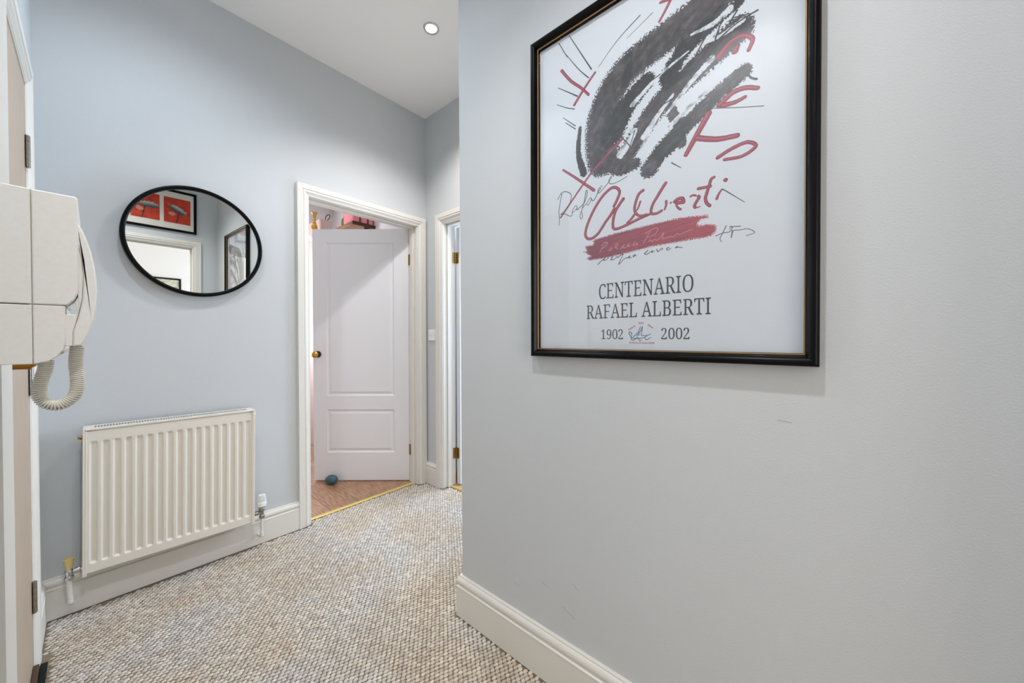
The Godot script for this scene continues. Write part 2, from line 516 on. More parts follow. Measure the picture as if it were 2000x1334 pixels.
func shell():
	var s = S()
	box(s, Vector3(-0.115, 0, -0.844), Vector3(0, CEIL, 1.0))
	box(s, Vector3(-0.115, 0, -3.42), Vector3(0, CEIL, -1.657))
	box(s, Vector3(-0.115, 2.019, -1.657), Vector3(0, CEIL, -0.844))
	struct(s, "wall_left", M.wall, "pale grey painted wall carrying the round mirror and the radiator", "wall")
	s = S()
	box(s, Vector3(0, 0, -1.835), Vector3(0.193, CEIL, ZF))
	box(s, Vector3(0.999, 0, -1.835), Vector3(1.5, CEIL, ZF))
	box(s, Vector3(0.193, 2.019, -1.835), Vector3(0.999, CEIL, ZF))
	struct(s, "wall_end", M.wall, "narrow pale grey end wall with the light switch, beyond the panelled door", "wall")
	s = S()
	var zb = -1.72
	hexa(s, [Vector3(1.2585, 0, ZP), Vector3(XO, 0, ZP), Vector3(XO, 0, zb), Vector3(1.2585, 0, zb), Vector3(1.242, CEIL, ZP), Vector3(XO, CEIL, ZP), Vector3(XO, CEIL, zb), Vector3(1.242, CEIL, zb)])
	var wr = struct(s, "wall_right", M.wall, "large pale grey wall that carries the framed poster", "wall")
	# scuffs and scratches: shallow marks of dark rubbed paint
	var scuff = mat(Color(0.55, 0.54, 0.52), 0.8)
	for q in [[1.742, 0.268, 1.788, 0.250], [1.66, 0.312, 1.685, 0.306], [1.62, 0.142, 1.70, 0.146], [1.78, 0.36, 1.80, 0.345], [1.49, 0.317, 1.50, 0.31], [2.30, 0.955, 2.325, 0.953], [1.54, 0.255, 1.565, 0.254]]:
		s = S()
		var A = Vector3(q[0], q[1], ZP)
		var B = Vector3(q[2], q[3], ZP)
		var d = (B - A).normalized() * 0.0006
		var w = Vector3(-d.y, d.x, 0)
		hexa(s, [A - w, B - w, B + w, A + w, A - w * 0.4 + Vector3(0, 0, 0.0002), B - w * 0.4 + Vector3(0, 0, 0.0002), B + w * 0.4 + Vector3(0, 0, 0.0002), A + w * 0.4 + Vector3(0, 0, 0.0002)])
		put(s, "scuff_mark", scuff, wr)
	s = S()
	box(s, Vector3(XO, 0, -2.32), Vector3(2.92, CEIL, -0.794))
	box(s, Vector3(XO, 0, 0.012), Vector3(2.92, CEIL, 1.42))
	box(s, Vector3(XO, 2.019, -0.794), Vector3(2.92, CEIL, 0.012))
	struct(s, "wall_opposite", M.wall, "pale grey wall facing the mirror, with an open doorway under the orange prints", "wall")
	s = S()
	box(s, Vector3(0, 0, ZE), Vector3(0.335, CEIL, 0.27))
	box(s, Vector3(1.10, 0, ZE), Vector3(XO, CEIL, 0.27))
	box(s, Vector3(0.335, 2.0, ZE), Vector3(1.10, CEIL, 0.27))
	struct(s, "wall_entrance", M.wall, "pale grey wall round the front door, beside the camera", "wall")
	s = S()
	box(s, Vector3(-2.8, CEIL, -3.5), Vector3(5.1, CEIL + 0.12, 1.5))
	struct(s, "ceiling", M.ceiling, "plain white ceiling with the recessed downlights", "ceiling")
	# rooms beyond the doorways
	s = S()
	box(s, Vector3(-2.72, 0, -2.24), Vector3(-2.6, CEIL, -1.25))
	box(s, Vector3(-2.72, 0, -0.55), Vector3(-2.6, CEIL, 1.0))
	box(s, Vector3(-2.72, 0, -1.25), Vector3(-2.6, 0.75, -0.55))
	box(s, Vector3(-2.72, 2.25, -1.25), Vector3(-2.6, CEIL, -0.55))
	box(s, Vector3(-2.6, 0, -2.24), Vector3(-0.115, CEIL, -2.12))
	box(s, Vector3(-2.6, 0, 0.9), Vector3(-0.115, CEIL, 1.0))
	struct(s, "wall_bedroom", M.side_wall, "blush white walls of the room behind the panelled door", "wall")
	s = S()
	box(s, Vector3(1.4, 0, -3.42), Vector3(1.5, CEIL, -1.835))
	window_wall_z(s, 0, 1.4, -3.42, -3.3, 0.35, 1.15, 0.9, 2.1)
	struct(s, "wall_end_room", M.side_wall, "white walls of the room behind the end doorway", "wall")
	s = S()
	box(s, Vector3(4.85, 0, -2.32), Vector3(4.97, CEIL, -0.2))
	box(s, Vector3(4.85, 0, 1.1), Vector3(4.97, CEIL, 1.42))
	box(s, Vector3(4.85, 0, -0.2), Vector3(4.97, 0.6, 1.1))
	box(s, Vector3(4.85, 2.3, -0.2), Vector3(4.97, CEIL, 1.1))
	window_wall_z(s, 2.92, 4.85, -2.32, -2.2, 3.3, 4.5, 0.75, 2.15)
	box(s, Vector3(2.92, 0, 1.3), Vector3(4.85, CEIL, 1.42))
	struct(s, "wall_study", M.side_wall, "white walls of the room seen in the mirror through the doorway", "wall")
	window("window_1", -0.2, 1.1, 0.6, 2.3, 4.91, "unseen white framed window placed to light the hall through the doorway opposite the mirror", true)  # out of view, placed to send soft light into the hall
	window("window_2", -1.25, -0.55, 0.75, 2.25, -2.66, "unseen white framed window placed to light the room behind the panelled door", true)  # out of view, lights this room and the gap beside the open door
	window("window_4", 3.3, 4.5, 0.75, 2.15, -2.26, "unseen white framed side window placed to light the room opposite the mirror")  # out of view, brightens the wall that the mirror shows
	window("window_3", 0.35, 1.15, 0.9, 2.1, -3.36, "unseen white framed window placed to light the room behind the end doorway")  # out of view, lights the end doorway
	# floors
	s = S()
	box(s, Vector3(-2.8, -0.14, -3.5), Vector3(5.1, -0.014, 1.5))
	var fl = struct(s, "floor", mat(Color(0.45, 0.38, 0.30), 0.9), "floor under the carpet and the wood planks", "floor")
	s = S()
	box(s, Vector3(0, -0.014, ZF), Vector3(1.24, -0.004, ZP))
	box(s, Vector3(0, -0.014, ZP), Vector3(XO, -0.004, ZE))
	box(s, Vector3(-0.05, -0.014, -1.635), Vector3(0, -0.004, -0.866))
	box(s, Vector3(0.215, -0.014, -1.785), Vector3(0.977, -0.004, ZF))
	put(s, "carpet_backing", mat(Color(0.52, 0.46, 0.39), 0.95), fl)
	s = S()
	box(s, Vector3(XO, -0.014, -2.2), Vector3(4.85, -0.002, 1.3))
	put(s, "study_carpet", mat(Color(0.70, 0.66, 0.60), 0.95), fl)
	planks(fl, -2.6, -0.062, -2.12, 0.9, 3)
	planks(fl, 0.0, 1.4, -3.3, -1.80, 5)

func window_wall_z(s, x0, x1, z0, z1, wx0, wx1, wy0, wy1):
	box(s, Vector3(x0, 0, z0), Vector3(wx0, CEIL, z1))
	box(s, Vector3(wx1, 0, z0), Vector3(x1, CEIL, z1))
	box(s, Vector3(wx0, 0, z0), Vector3(wx1, wy0, z1))
	box(s, Vector3(wx0, wy1, z0), Vector3(wx1, CEIL, z1))

func window(called, x0, x1, y0, y1, z, label, turned = false):  # turned: it stands in a wall across the x axis
	var t = thing(called, label, "window", Vector3.ZERO, "", "structure", Basis(Vector3.BACK, Vector3.UP, Vector3.RIGHT) if turned else Basis())
	var s = S()
	for q in [[x0, y0, x0 + 0.05, y1], [x1 - 0.05, y0, x1, y1], [x0 + 0.05, y0, x1 - 0.05, y0 + 0.05], [x0 + 0.05, y1 - 0.05, x1 - 0.05, y1]]:
		cbox(s, Vector3(q[0], q[1], z - 0.025), Vector3(q[2], q[3], z + 0.025), 0.004)
	put(s, "window_frame", M.trim, t)
	s = S()
	box(s, Vector3(x0 + 0.05, y0 + 0.05, z - 0.004), Vector3(x1 - 0.05, y1 - 0.05, z + 0.004))
	put(s, "window_pane", M.glowing_pane, t)  # glows in place of a sky outside the unseen window

func planks(fl, x0, x1, z0, z1, sd):
	rng.seed = sd
	var w = 0.192
	var row = 0
	var z = z1
	while z > z0 + 0.01:
		var za = maxf(z - w, z0)
		var x = x1 + fmod(row * 0.37, 1.0) * 0.9
		while x > x0:
			var xa = maxf(x - 1.2, x0)
			var xb = minf(x, x1)
			if xb - xa > 0.02:
				var s = S()
				cbox(s, Vector3(xa + 0.0006, -0.013, za + 0.0006), Vector3(xb - 0.0006, -0.0005, z - 0.0006), 0.0012)
				put(s, "floor_plank", M["plank%d" % rng.randi_range(0, 2)], fl)
			x -= 1.2
		z -= w
		row += 1

# ---------------------------------------------------------------- mouldings
func architrave_profile(w = 0.067):
	var p = []
	for q in [[0, 0], [0, 0.019], [0.002, 0.021], [0.030, 0.021], [0.032, 0.0175], [0.035, 0.0165], [0.0365, 0.0185], [0.041, 0.0195], [0.046, 0.018], [0.051, 0.0145], [0.056, 0.0115], [0.060, 0.0105], [0.0605, 0.009], [0.066, 0.009], [0.067, 0.008], [0.067, 0]]: p.append(Vector2(q[0] * w / 0.067, q[1]))
	return p

func skirting_profile():
	var p = []
	for q in [[0, 0], [0, 0.165], [0.007, 0.165], [0.009, 0.1625], [0.009, 0.158], [0.0105, 0.1575], [0.013, 0.1555], [0.0165, 0.150], [0.018, 0.144], [0.0175, 0.138], [0.0145, 0.132], [0.0125, 0.1295], [0.0125, 0.1265], [0.019, 0.1225], [0.019, 0.119], [0.018, 0.117], [0.018, 0]]: p.append(Vector2(q[0], q[1]))
	return p

func doorway_trim(called, label, path, N, lining, stop):
	var c = (path[0] + path[3]) / 2
	var t = thing(called, label, "door frame", Vector3(c.x, 0, c.z), "", "structure")
	var s = S()
	sweep(s, path, N, architrave_profile())
	put(s, "architrave", M.trim, t)
	s = S()
	for q in lining: cbox(s, q[0], q[1], 0.0015)
	put(s, "jamb_lining", M.trim, t)
	if stop.size():
		s = S()
		for q in stop: cbox(s, q[0], q[1], 0.002)
		put(s, "stop_bead", M.trim, t)
	return t

func trims():
	# left doorway
	doorway_trim("trim_1", "cream moulded frame round the panelled door on the mirror wall", [Vector3(0, 0, -0.795), Vector3(0, 2.067, -0.795), Vector3(0, 2.067, -1.7085), Vector3(0, 0, -1.7085)], Vector3.RIGHT,
		[[Vector3(-0.117, 0, -0.866), Vector3(0.0005, 2.019, -0.844)], [Vector3(-0.117, 0, -1.657), Vector3(0.0005, 2.019, -1.635)], [Vector3(-0.117, 1.997, -1.635), Vector3(0.0005, 2.019, -0.866)]],
		[[Vector3(-0.072, 0, -0.878), Vector3(-0.035, 1.997, -0.866)], [Vector3(-0.072, 0, -1.635), Vector3(-0.035, 1.997, -1.623)], [Vector3(-0.072, 1.985, -1.623), Vector3(-0.035, 1.997, -0.878)]])
	# doorway in the end wall
	doorway_trim("trim_2", "cream moulded frame of the doorway next to the light switch", [Vector3(0.144, 0, ZF), Vector3(0.144, 2.067, ZF), Vector3(1.048, 2.067, ZF), Vector3(1.048, 0, ZF)], Vector3.BACK,
		[[Vector3(0.193, 0, -1.837), Vector3(0.215, 2.019, ZF + 0.0005)], [Vector3(0.977, 0, -1.837), Vector3(0.999, 2.019, ZF + 0.0005)], [Vector3(0.215, 1.997, -1.837), Vector3(0.977, 2.019, ZF + 0.0005)]],
		[[Vector3(0.215, 0, -1.79), Vector3(0.227, 1.997, -1.755)], [Vector3(0.965, 0, -1.79), Vector3(0.977, 1.997, -1.755)], [Vector3(0.227, 1.985, -1.79), Vector3(0.965, 1.997, -1.755)]])
	# doorway opposite the mirror
	doorway_trim("trim_3", "cream moulded frame of the open doorway reflected in the round mirror", [Vector3(XO, 0, -0.843), Vector3(XO, 2.067, -0.843), Vector3(XO, 2.067, 0.061), Vector3(XO, 0, 0.061)], Vector3.LEFT,
		[[Vector3(XO - 0.0005, 0, -0.794), Vector3(2.922, 2.019, -0.772)], [Vector3(XO - 0.0005, 0, -0.010), Vector3(2.922, 2.019, 0.012)], [Vector3(XO - 0.0005, 1.997, -0.772), Vector3(2.922, 2.019, -0.010)]],
		[[Vector3(2.845, 0, -0.772), Vector3(2.88, 1.997, -0.760)], [Vector3(2.845, 0, -0.022), Vector3(2.88, 1.997, -0.010)], [Vector3(2.845, 1.985, -0.760), Vector3(2.88, 1.997, -0.022)]])
	# front door casing: slim moulding at the hinge side and over the head, a deep plain one at the lock side
	var t = thing("trim_4", "white moulded frame round the beige front door at the left edge", "door frame", Vector3(0.72, 0, ZE), "", "structure")
	var s = S()
	sweep(s, [Vector3(1.172, 2.067, ZE), Vector3(0.268, 2.067, ZE), Vector3(0.268, 0, ZE)], Vector3.FORWARD, architrave_profile(0.068))
	put(s, "architrave", M.trim, t)
	s = S()
	prism(s, [Vector2(1.10, ZE), Vector2(1.10, 0.1135), Vector2(1.104, 0.1085), Vector2(1.24, 0.1085), Vector2(1.24, ZE)], 0.0, 2.067, Transform3D(Basis(Vector3.RIGHT, Vector3.BACK, Vector3.UP), Vector3.ZERO))
	put(s, "lock_side_casing", M.trim, t)
	# skirting boards
	s = S()
	sweep(s, [Vector3(0.268, 0, ZE), Vector3(0, 0, ZE), Vector3(0, 0, -0.795)], Vector3.UP, skirting_profile())
	struct(s, "baseboard_left", M.trim, "cream moulded skirting board under the radiator", "skirting board")
	s = S()
	sweep(s, [Vector3(0, 0, ZF), Vector3(0.144, 0, ZF)], Vector3.UP, skirting_profile())
	struct(s, "baseboard_end", M.trim, "short cream skirting board below the light switch", "skirting board")
	s = S()
	sweep(s, [Vector3(1.257, 0, ZF), Vector3(1.257, 0, ZP), Vector3(XO, 0, ZP), Vector3(XO, 0, -0.843)], Vector3.UP, skirting_profile())
	struct(s, "baseboard_right", M.trim, "cream moulded skirting board below the framed poster", "skirting board")
	s = S()
	sweep(s, [Vector3(XO, 0, 0.061), Vector3(XO, 0, ZE), Vector3(1.24, 0, ZE)], Vector3.UP, skirting_profile())
	struct(s, "baseboard_entrance", M.trim, "cream skirting board beside the front door casing", "skirting board")

# ---------------------------------------------------------------- doors
func panelled_leaf(t, w, h):  # in the leaf's own axes: x away from the hinge, face at z = 0 looking to -z, thickness to +z
	var th = 0.035
	var X = [0.0, 0.115, w - 0.105, w]
	var Y = [0.011, 0.231, 0.573, 0.682, 1.892, h]
	var n = Vector3(0, 0, -1)
	var s = S()
	for i in 3:
		for j in 5:
			if i == 1 and (j == 1 or j == 3): continue
			quad(s, Vector3(X[i], Y[j], 0), Vector3(X[i + 1], Y[j], 0), Vector3(X[i + 1], Y[j + 1], 0), Vector3(X[i], Y[j + 1], 0), n)
	quad(s, Vector3(0, Y[0], th), Vector3(w, Y[0], th), Vector3(w, h, th), Vector3(0, h, th), -n)
	quad(s, Vector3(0, Y[0], 0), Vector3(0, h, 0), Vector3(0, h, th), Vector3(0, Y[0], th), Vector3.LEFT)
	quad(s, Vector3(w, Y[0], 0), Vector3(w, h, 0), Vector3(w, h, th), Vector3(w, Y[0], th), Vector3.RIGHT)
	quad(s, Vector3(0, h, 0), Vector3(w, h, 0), Vector3(w, h, th), Vector3(0, h, th), Vector3.UP)
	quad(s, Vector3(0, Y[0], 0), Vector3(w, Y[0], 0), Vector3(w, Y[0], th), Vector3(0, Y[0], th), Vector3.DOWN)
	put(s, "door_leaf", M.door, t)
	for j in [1, 3]:
		s = S()
		var steps = [[0, 0], [0.003, 0.004], [0.010, 0.0085], [0.018, 0.0085], [0.030, 0.004], [0.034, 0.0025], [0.036, 0.0025]]
		for k in steps.size() - 1:
			var R = []
			for q in [steps[k], steps[k + 1]]:
				R.append([Vector3(X[1] + q[0], Y[j] + q[0], q[1]), Vector3(X[2] - q[0], Y[j] + q[0], q[1]), Vector3(X[2] - q[0], Y[j + 1] - q[0], q[1]), Vector3(X[1] + q[0], Y[j + 1] - q[0], q[1])])
			for e in 4: quad(s, R[0][e], R[0][(e + 1) % 4], R[1][(e + 1) % 4], R[1][e], n)
			if k == steps.size() - 2: quad(s, R[1][0], R[1][1], R[1][2], R[1][3], n)
		put(s, "door_panel", M.door, t)

func knob(t, x, y, dir):
	var s = S()
	var xf = Transform3D(frame_of(dir), Vector3(x, y, 0))
	lathe(s, [Vector2(0.026, 0), Vector2(0.026, 0.003), Vector2(0.022, 0.006), Vector2(0.012, 0.008)], xf, 28, true)
	put(s, "knob_rose", M.dark_steel, t)
	s = S()
	lathe(s, [Vector2(0.010, 0.007), Vector2(0.009, 0.026), Vector2(0.014, 0.031), Vector2(0.0245, 0.036), Vector2(0.027, 0.044), Vector2(0.0255, 0.053), Vector2(0.019, 0.060), Vector2(0.009, 0.063), Vector2(0, 0.0635)], xf, 10, true)
	put(s, "door_knob", M.brass, t)

func hinge(t, at, h, n_knuckles, dir_a, dir_b, pw, m, r = 0.006):  # two plates and a knuckled pin
	var s = S()
	for d in [dir_a, dir_b]:
		var nn = d.cross(Vector3.UP).normalized()
		var xf = Transform3D(Basis(d, Vector3.UP, nn), at)
		cbox(s, Vector3(0, -h / 2, -0.001), Vector3(pw, h / 2, 0.001), 0.0004, xf)
		for k in 3:
			lathe(s, [Vector2(0.0032, 0.0012), Vector2(0, 0.0018)], xf * Transform3D(Basis(Vector3.RIGHT, PI / 2), Vector3(pw * 0.62, (k - 1) * h * 0.33, 0)), 8)
			lathe(s, [Vector2(0.0032, 0.0012), Vector2(0, 0.0018)], xf * Transform3D(Basis(Vector3.RIGHT, -PI / 2), Vector3(pw * 0.62, (k - 1) * h * 0.33, 0)), 8)
	var kh = h / n_knuckles
	for k in n_knuckles:
		var y0 = -h / 2 + k * kh + 0.0006
		var y1 = y0 + kh - 0.0012
		lathe(s, [Vector2(0, y0), Vector2(r, y0), Vector2(r, y1), Vector2(0, y1)], Transform3D(Basis(), at), 14, true)
	lathe(s, [Vector2(0, -h / 2 - 0.002), Vector2(r * 0.7, -h / 2 - 0.0015), Vector2(r * 0.7, h / 2 + 0.0015), Vector2(0, h / 2 + 0.002)], Transform3D(Basis(), at), 10, true)
	return put(s, "hinge", m, t)

func doors():
	# panelled door, half open into the room on the left
	var L = Vector3(-0.7587, 0, 0.6515).normalized()
	var bs = Basis(L, Vector3.UP, L.cross(Vector3.UP))
	var t = thing("door_1", "white two-panel door with a brass knob standing ajar", "door", Vector3(-0.108, 0, -1.632), "", "structure", bs)
	panelled_leaf(t, 0.757, 2.0)
	knob(t, 0.719, 1.012, Vector3(0, 0, -1))
	for y in [1.756, 0.256]:
		hinge(t, Vector3(-0.006, y, -0.003), 0.082, 5, Vector3(0.08, 0, 1).normalized(), bs.inverse() * Vector3(1, 0, 0.06).normalized(), 0.026, M.brass_dark)
	# door of the end doorway, swung right back
	t = thing("door_2", "white door seen edge on in the end doorway with two brass hinges", "door", Vector3(0.222, 0, -1.842), "", "structure", Basis(Vector3(0, 0, -1), Vector3.UP, Vector3(1, 0, 0)).orthonormalized())
	var s = S()
	cbox(s, Vector3(0, 0.006, 0.002), Vector3(0.755, 1.99, 0.042), 0.0015)
	put(s, "door_leaf", M.door, t)
	for y in [1.757, 0.246]:
		hinge(t, Vector3(-0.004, y, -0.001), 0.082, 5, Vector3(-1, 0, -0.12).normalized(), Vector3(0.0, 0, 1).normalized(), 0.03, M.brass_dark)
	# front door, shut
	t = thing("door_3", "shut beige front door with a brass lever handle at the left edge", "door", Vector3(0.72, 0, 0.142), "", "structure")
	s = S()
	cbox(s, Vector3(0.338, 0.006, 0.142), Vector3(1.099, 1.998, 0.188), 0.0015)
	put(s, "door_leaf", M.front_door, t)
	for y in [1.770, 1.0, 0.257]:
		hinge(t, Vector3(0.338, y, 0.1375), 0.106, 5, Vector3(1, 0, 0.02).normalized(), Vector3(-1, 0, 0.02).normalized(), 0.012, M.steel, 0.007)
	s = S()
	lathe(s, [Vector2(0.026, 0), Vector2(0.026, 0.004), Vector2(0.022, 0.008), Vector2(0.011, 0.010), Vector2(0.010, 0.03), Vector2(0.0105, 0.05), Vector2(0, 0.051)], Transform3D(frame_of(Vector3.FORWARD), Vector3(1.0, 1.079, 0.142)), 20, true)
	tube(s, curve([Vector3(1.003, 1.079, 0.092), Vector3(0.97, 1.080, 0.0905), Vector3(0.93, 1.081, 0.090), Vector3(0.885, 1.079, 0.091)], 0.006), 0.0068, 10)
	put(s, "lever_handle", M.old_brass, t)
	s = S()
	cbox(s, Vector3(0.340, 0.004, 0.1285), Vector3(1.099, 0.024, 0.1415), 0.002)
	put(s, "weather_bar", M.dark_wood, t)
	# thresholds
	t = thing("threshold_strip", "yellow brass threshold strip between carpet and wood floor at the panelled door", "threshold strip", Vector3(-0.055, 0, -1.25))
	s = S()
	var prof = []
	for q in [[0, -0.002], [0, 0.002], [0.006, 0.006], [0.014, 0.0075], [0.022, 0.006], [0.028, 0.001], [0.028, -0.002]]: prof.append(Vector2(q[0], q[1]))
	sweep(s, [Vector3(-0.070, 0, -0.866), Vector3(-0.070, 0, -1.635)], Vector3.UP, prof)
	put(s, "cover_strip", M.strip, t)
	t = thing("threshold_strip", "short yellow brass threshold strip on the floor of the end doorway", "threshold strip", Vector3(0.6, 0, -1.79))
	s = S()
	sweep(s, [Vector3(0.215, 0, -1.805), Vector3(0.977, 0, -1.805)], Vector3.UP, prof.map(func(q): return Vector2(q.x, q.y)))
	put(s, "cover_strip", M.strip, t)
	t = thing("threshold_strip", "black rubber threshold strip along the foot of the front door", "threshold strip", Vector3(0.72, 0, 0.123))
	s = S()
	cbox(s, Vector3(0.318, -0.003, 0.112), Vector3(1.10, 0.008, 0.1283), 0.002)
	put(s, "rubber_strip", M.rubber, t)

# ---------------------------------------------------------------- carpet
func carpet():
	rng.seed = 11
	var s = S()
	s.set_smooth_group(1)
	var rows = 4
	var seg = 8
	var P = []
	for i in rows + 1:
		var a = PI * 0.5 * i / rows * 1.12 - 0.19
		var ring = []
		for k in seg:
			var b = TAU * k / seg
			ring.append(Vector3(cos(a) * cos(b) * 0.0086, sin(a) * 0.0036 + cos(a) * cos(b) * 0.0009, cos(a) * sin(b) * 0.0064))
		P.append(ring)
	for i in rows:
		for k in seg:
			var k1 = (k + 1) % seg
			quad(s, P[i][k], P[i][k1], P[i + 1][k1], P[i + 1][k], P[i][k] + P[i + 1][k1] + Vector3(0, 0.002, 0))
	s.generate_normals()
	var nub = s.commit()
	var m := mat(Color(1, 1, 1), 0.95)
	m.vertex_color_use_as_albedo = true
	m.normal_enabled = true
	m.normal_texture = noise_tex(0.09, 3, true, 8.0, 512, null, 31)
	m.normal_scale = 0.9
	tri_map(m, Vector3(9, 9, 9))
	nub.surface_set_material(0, m)
	var patch := FastNoiseLite.new()
	patch.seed = 3
	patch.frequency = 2.2
	patch.fractal_octaves = 3
	var at = []
	var tint = []
	var a = Vector3(0.0061, 0, -0.0151)
	var b = Vector3(-0.0112, 0, -0.0088)
	for i in range(-380, 380):
		for j in range(-380, 380):
			var p = Vector3(1.2, 0, -0.6) + a * i + b * j
			p += Vector3(rng.randf_range(-0.0011, 0.0011), 0, rng.randf_range(-0.0014, 0.0014))
			var ok = false
			if p.z > -0.9625 and p.z < 0.124 and p.x > 0.024 and p.x < 2.83: ok = true
			if p.x > 0.024 and p.x < 1.232 and p.z <= -0.9625 and p.z > -1.70: ok = true
			if p.x > -0.036 and p.x < 0.03 and p.z < -0.872 and p.z > -1.63: ok = true
			if p.x > 0.22 and p.x < 0.97 and p.z <= -1.69 and p.z > -1.768: ok = true
			if p.x > 0.26 and p.z > 0.106: ok = false
			if not ok: continue
			# the pile has worn away along the foot of the wall below the radiator
			if p.z < -0.02 and p.z > -0.58 and p.x < 0.034 + 0.010 * patch.get_noise_2d(p.z * 9, 4.0): continue
			var bs = Basis(Vector3.UP, 1.28 + rng.randf_range(-0.2, 0.2)) * Basis(Vector3.BACK, rng.randf_range(-0.1, 0.15))
			at.append(Transform3D(bs.scaled(Vector3.ONE * rng.randf_range(0.9, 1.1)), p + Vector3(0, -0.0030 + rng.randf_range(-0.0006, 0.0006), 0)))
			var v = patch.get_noise_2d(p.x, p.z)
			var c = Color(0.84, 0.80, 0.745)
			c = c.lerp(Color(0.80, 0.72, 0.63), clampf(v * 0.9 + rng.randf_range(-0.2, 0.25), 0, 0.5))
			c = c.lerp(Color(0.82, 0.805, 0.785), clampf(-v * 1.4 + rng.randf_range(-0.2, 0.3), 0, 0.8))
			var k = rng.randf_range(0.90, 1.06)
			tint.append(Color(c.r * k, c.g * k, c.b * k).srgb_to_linear())
	var mm := MultiMesh.new()
	mm.transform_format = MultiMesh.TRANSFORM_3D
	mm.use_colors = true
	mm.mesh = nub
	mm.instance_count = at.size()
	for i in at.size():
		mm.set_instance_transform(i, at[i])
		mm.set_instance_color(i, tint[i])
	var mi := MultiMeshInstance3D.new()
	mi.name = "carpet"
	mi.multimesh = mm
	add_child(mi)
	tag(mi, "beige looped wool carpet covering the hallway floor", "carpet", "", "stuff")

# ---------------------------------------------------------------- poster
var im: Image
var nz := FastNoiseLite.new()

func through(a):  # points of a smooth line through the stroke's points
	var pts = []
	for i in range(3, a.size(), 2): pts.append(Vector2(a[i], a[i + 1]))
	var out = []
	for i in pts.size() - 1:
		var p0 = pts[maxi(i - 1, 0)]
		var p3 = pts[mini(i + 2, pts.size() - 1)]
		var n = int(maxf(2.0, pts[i].distance_to(pts[i + 1]) / maxf(0.8, minf(a[1], a[2]) * 0.18)))
		for k in n: out.append(pts[i].cubic_interpolate(pts[i + 1], p0, p3, float(k) / n))
	out.append(pts[-1])
	return out

func dab(c, r, col, rag):
	for y in range(maxi(0, int(c.y - r - 2)), mini(im.get_height(), int(c.y + r + 3))):
		for x in range(maxi(0, int(c.x - r - 2)), mini(im.get_width(), int(c.x + r + 3))):
			var d = Vector2(x + 0.5, y + 0.5).distance_to(c)
			var rr = r
			if rag > 0: rr = r * (1.0 + rag * nz.get_noise_2d(x * 2.0, y * 2.0))
			var k = clampf(rr - d + 0.5, 0, 1)
			if k <= 0: continue
			var q = col
			if rag > 0.1:
				var v = nz.get_noise_2d((x + y) * 0.45, (x - y) * 0.09) * 0.5 + nz.get_noise_2d(x * 0.5, y * 0.5) * 0.6
				q = col.lightened(clampf(v * 0.3, 0, 0.16)) if v > 0 else col.darkened(clampf(-v * 0.8, 0, 0.4))
			im.set_pixel(x, y, im.get_pixel(x, y).lerp(q, k))

func paint(list, cols):
	for a in list:
		var pts = through(a)
		var col = cols[a[0]]
		var layers = [[1.0, col]]
		if a[0] == 1: layers = [[1.0, col.darkened(0.28)], [0.72, col], [0.26, col.lightened(0.22)]]
		for l in layers:
			for i in pts.size():
				var w = lerpf(a[1], a[2], float(i) / maxf(1, pts.size() - 1))
				dab(pts[i] + (Vector2(-0.12, -0.1) * w if l[0] < 0.5 else Vector2.ZERO), w * 0.5 * l[0], l[1], [0.0, 0.1, 0.0, 0.0, 0.35, 0.35, 0.3][a[0]])

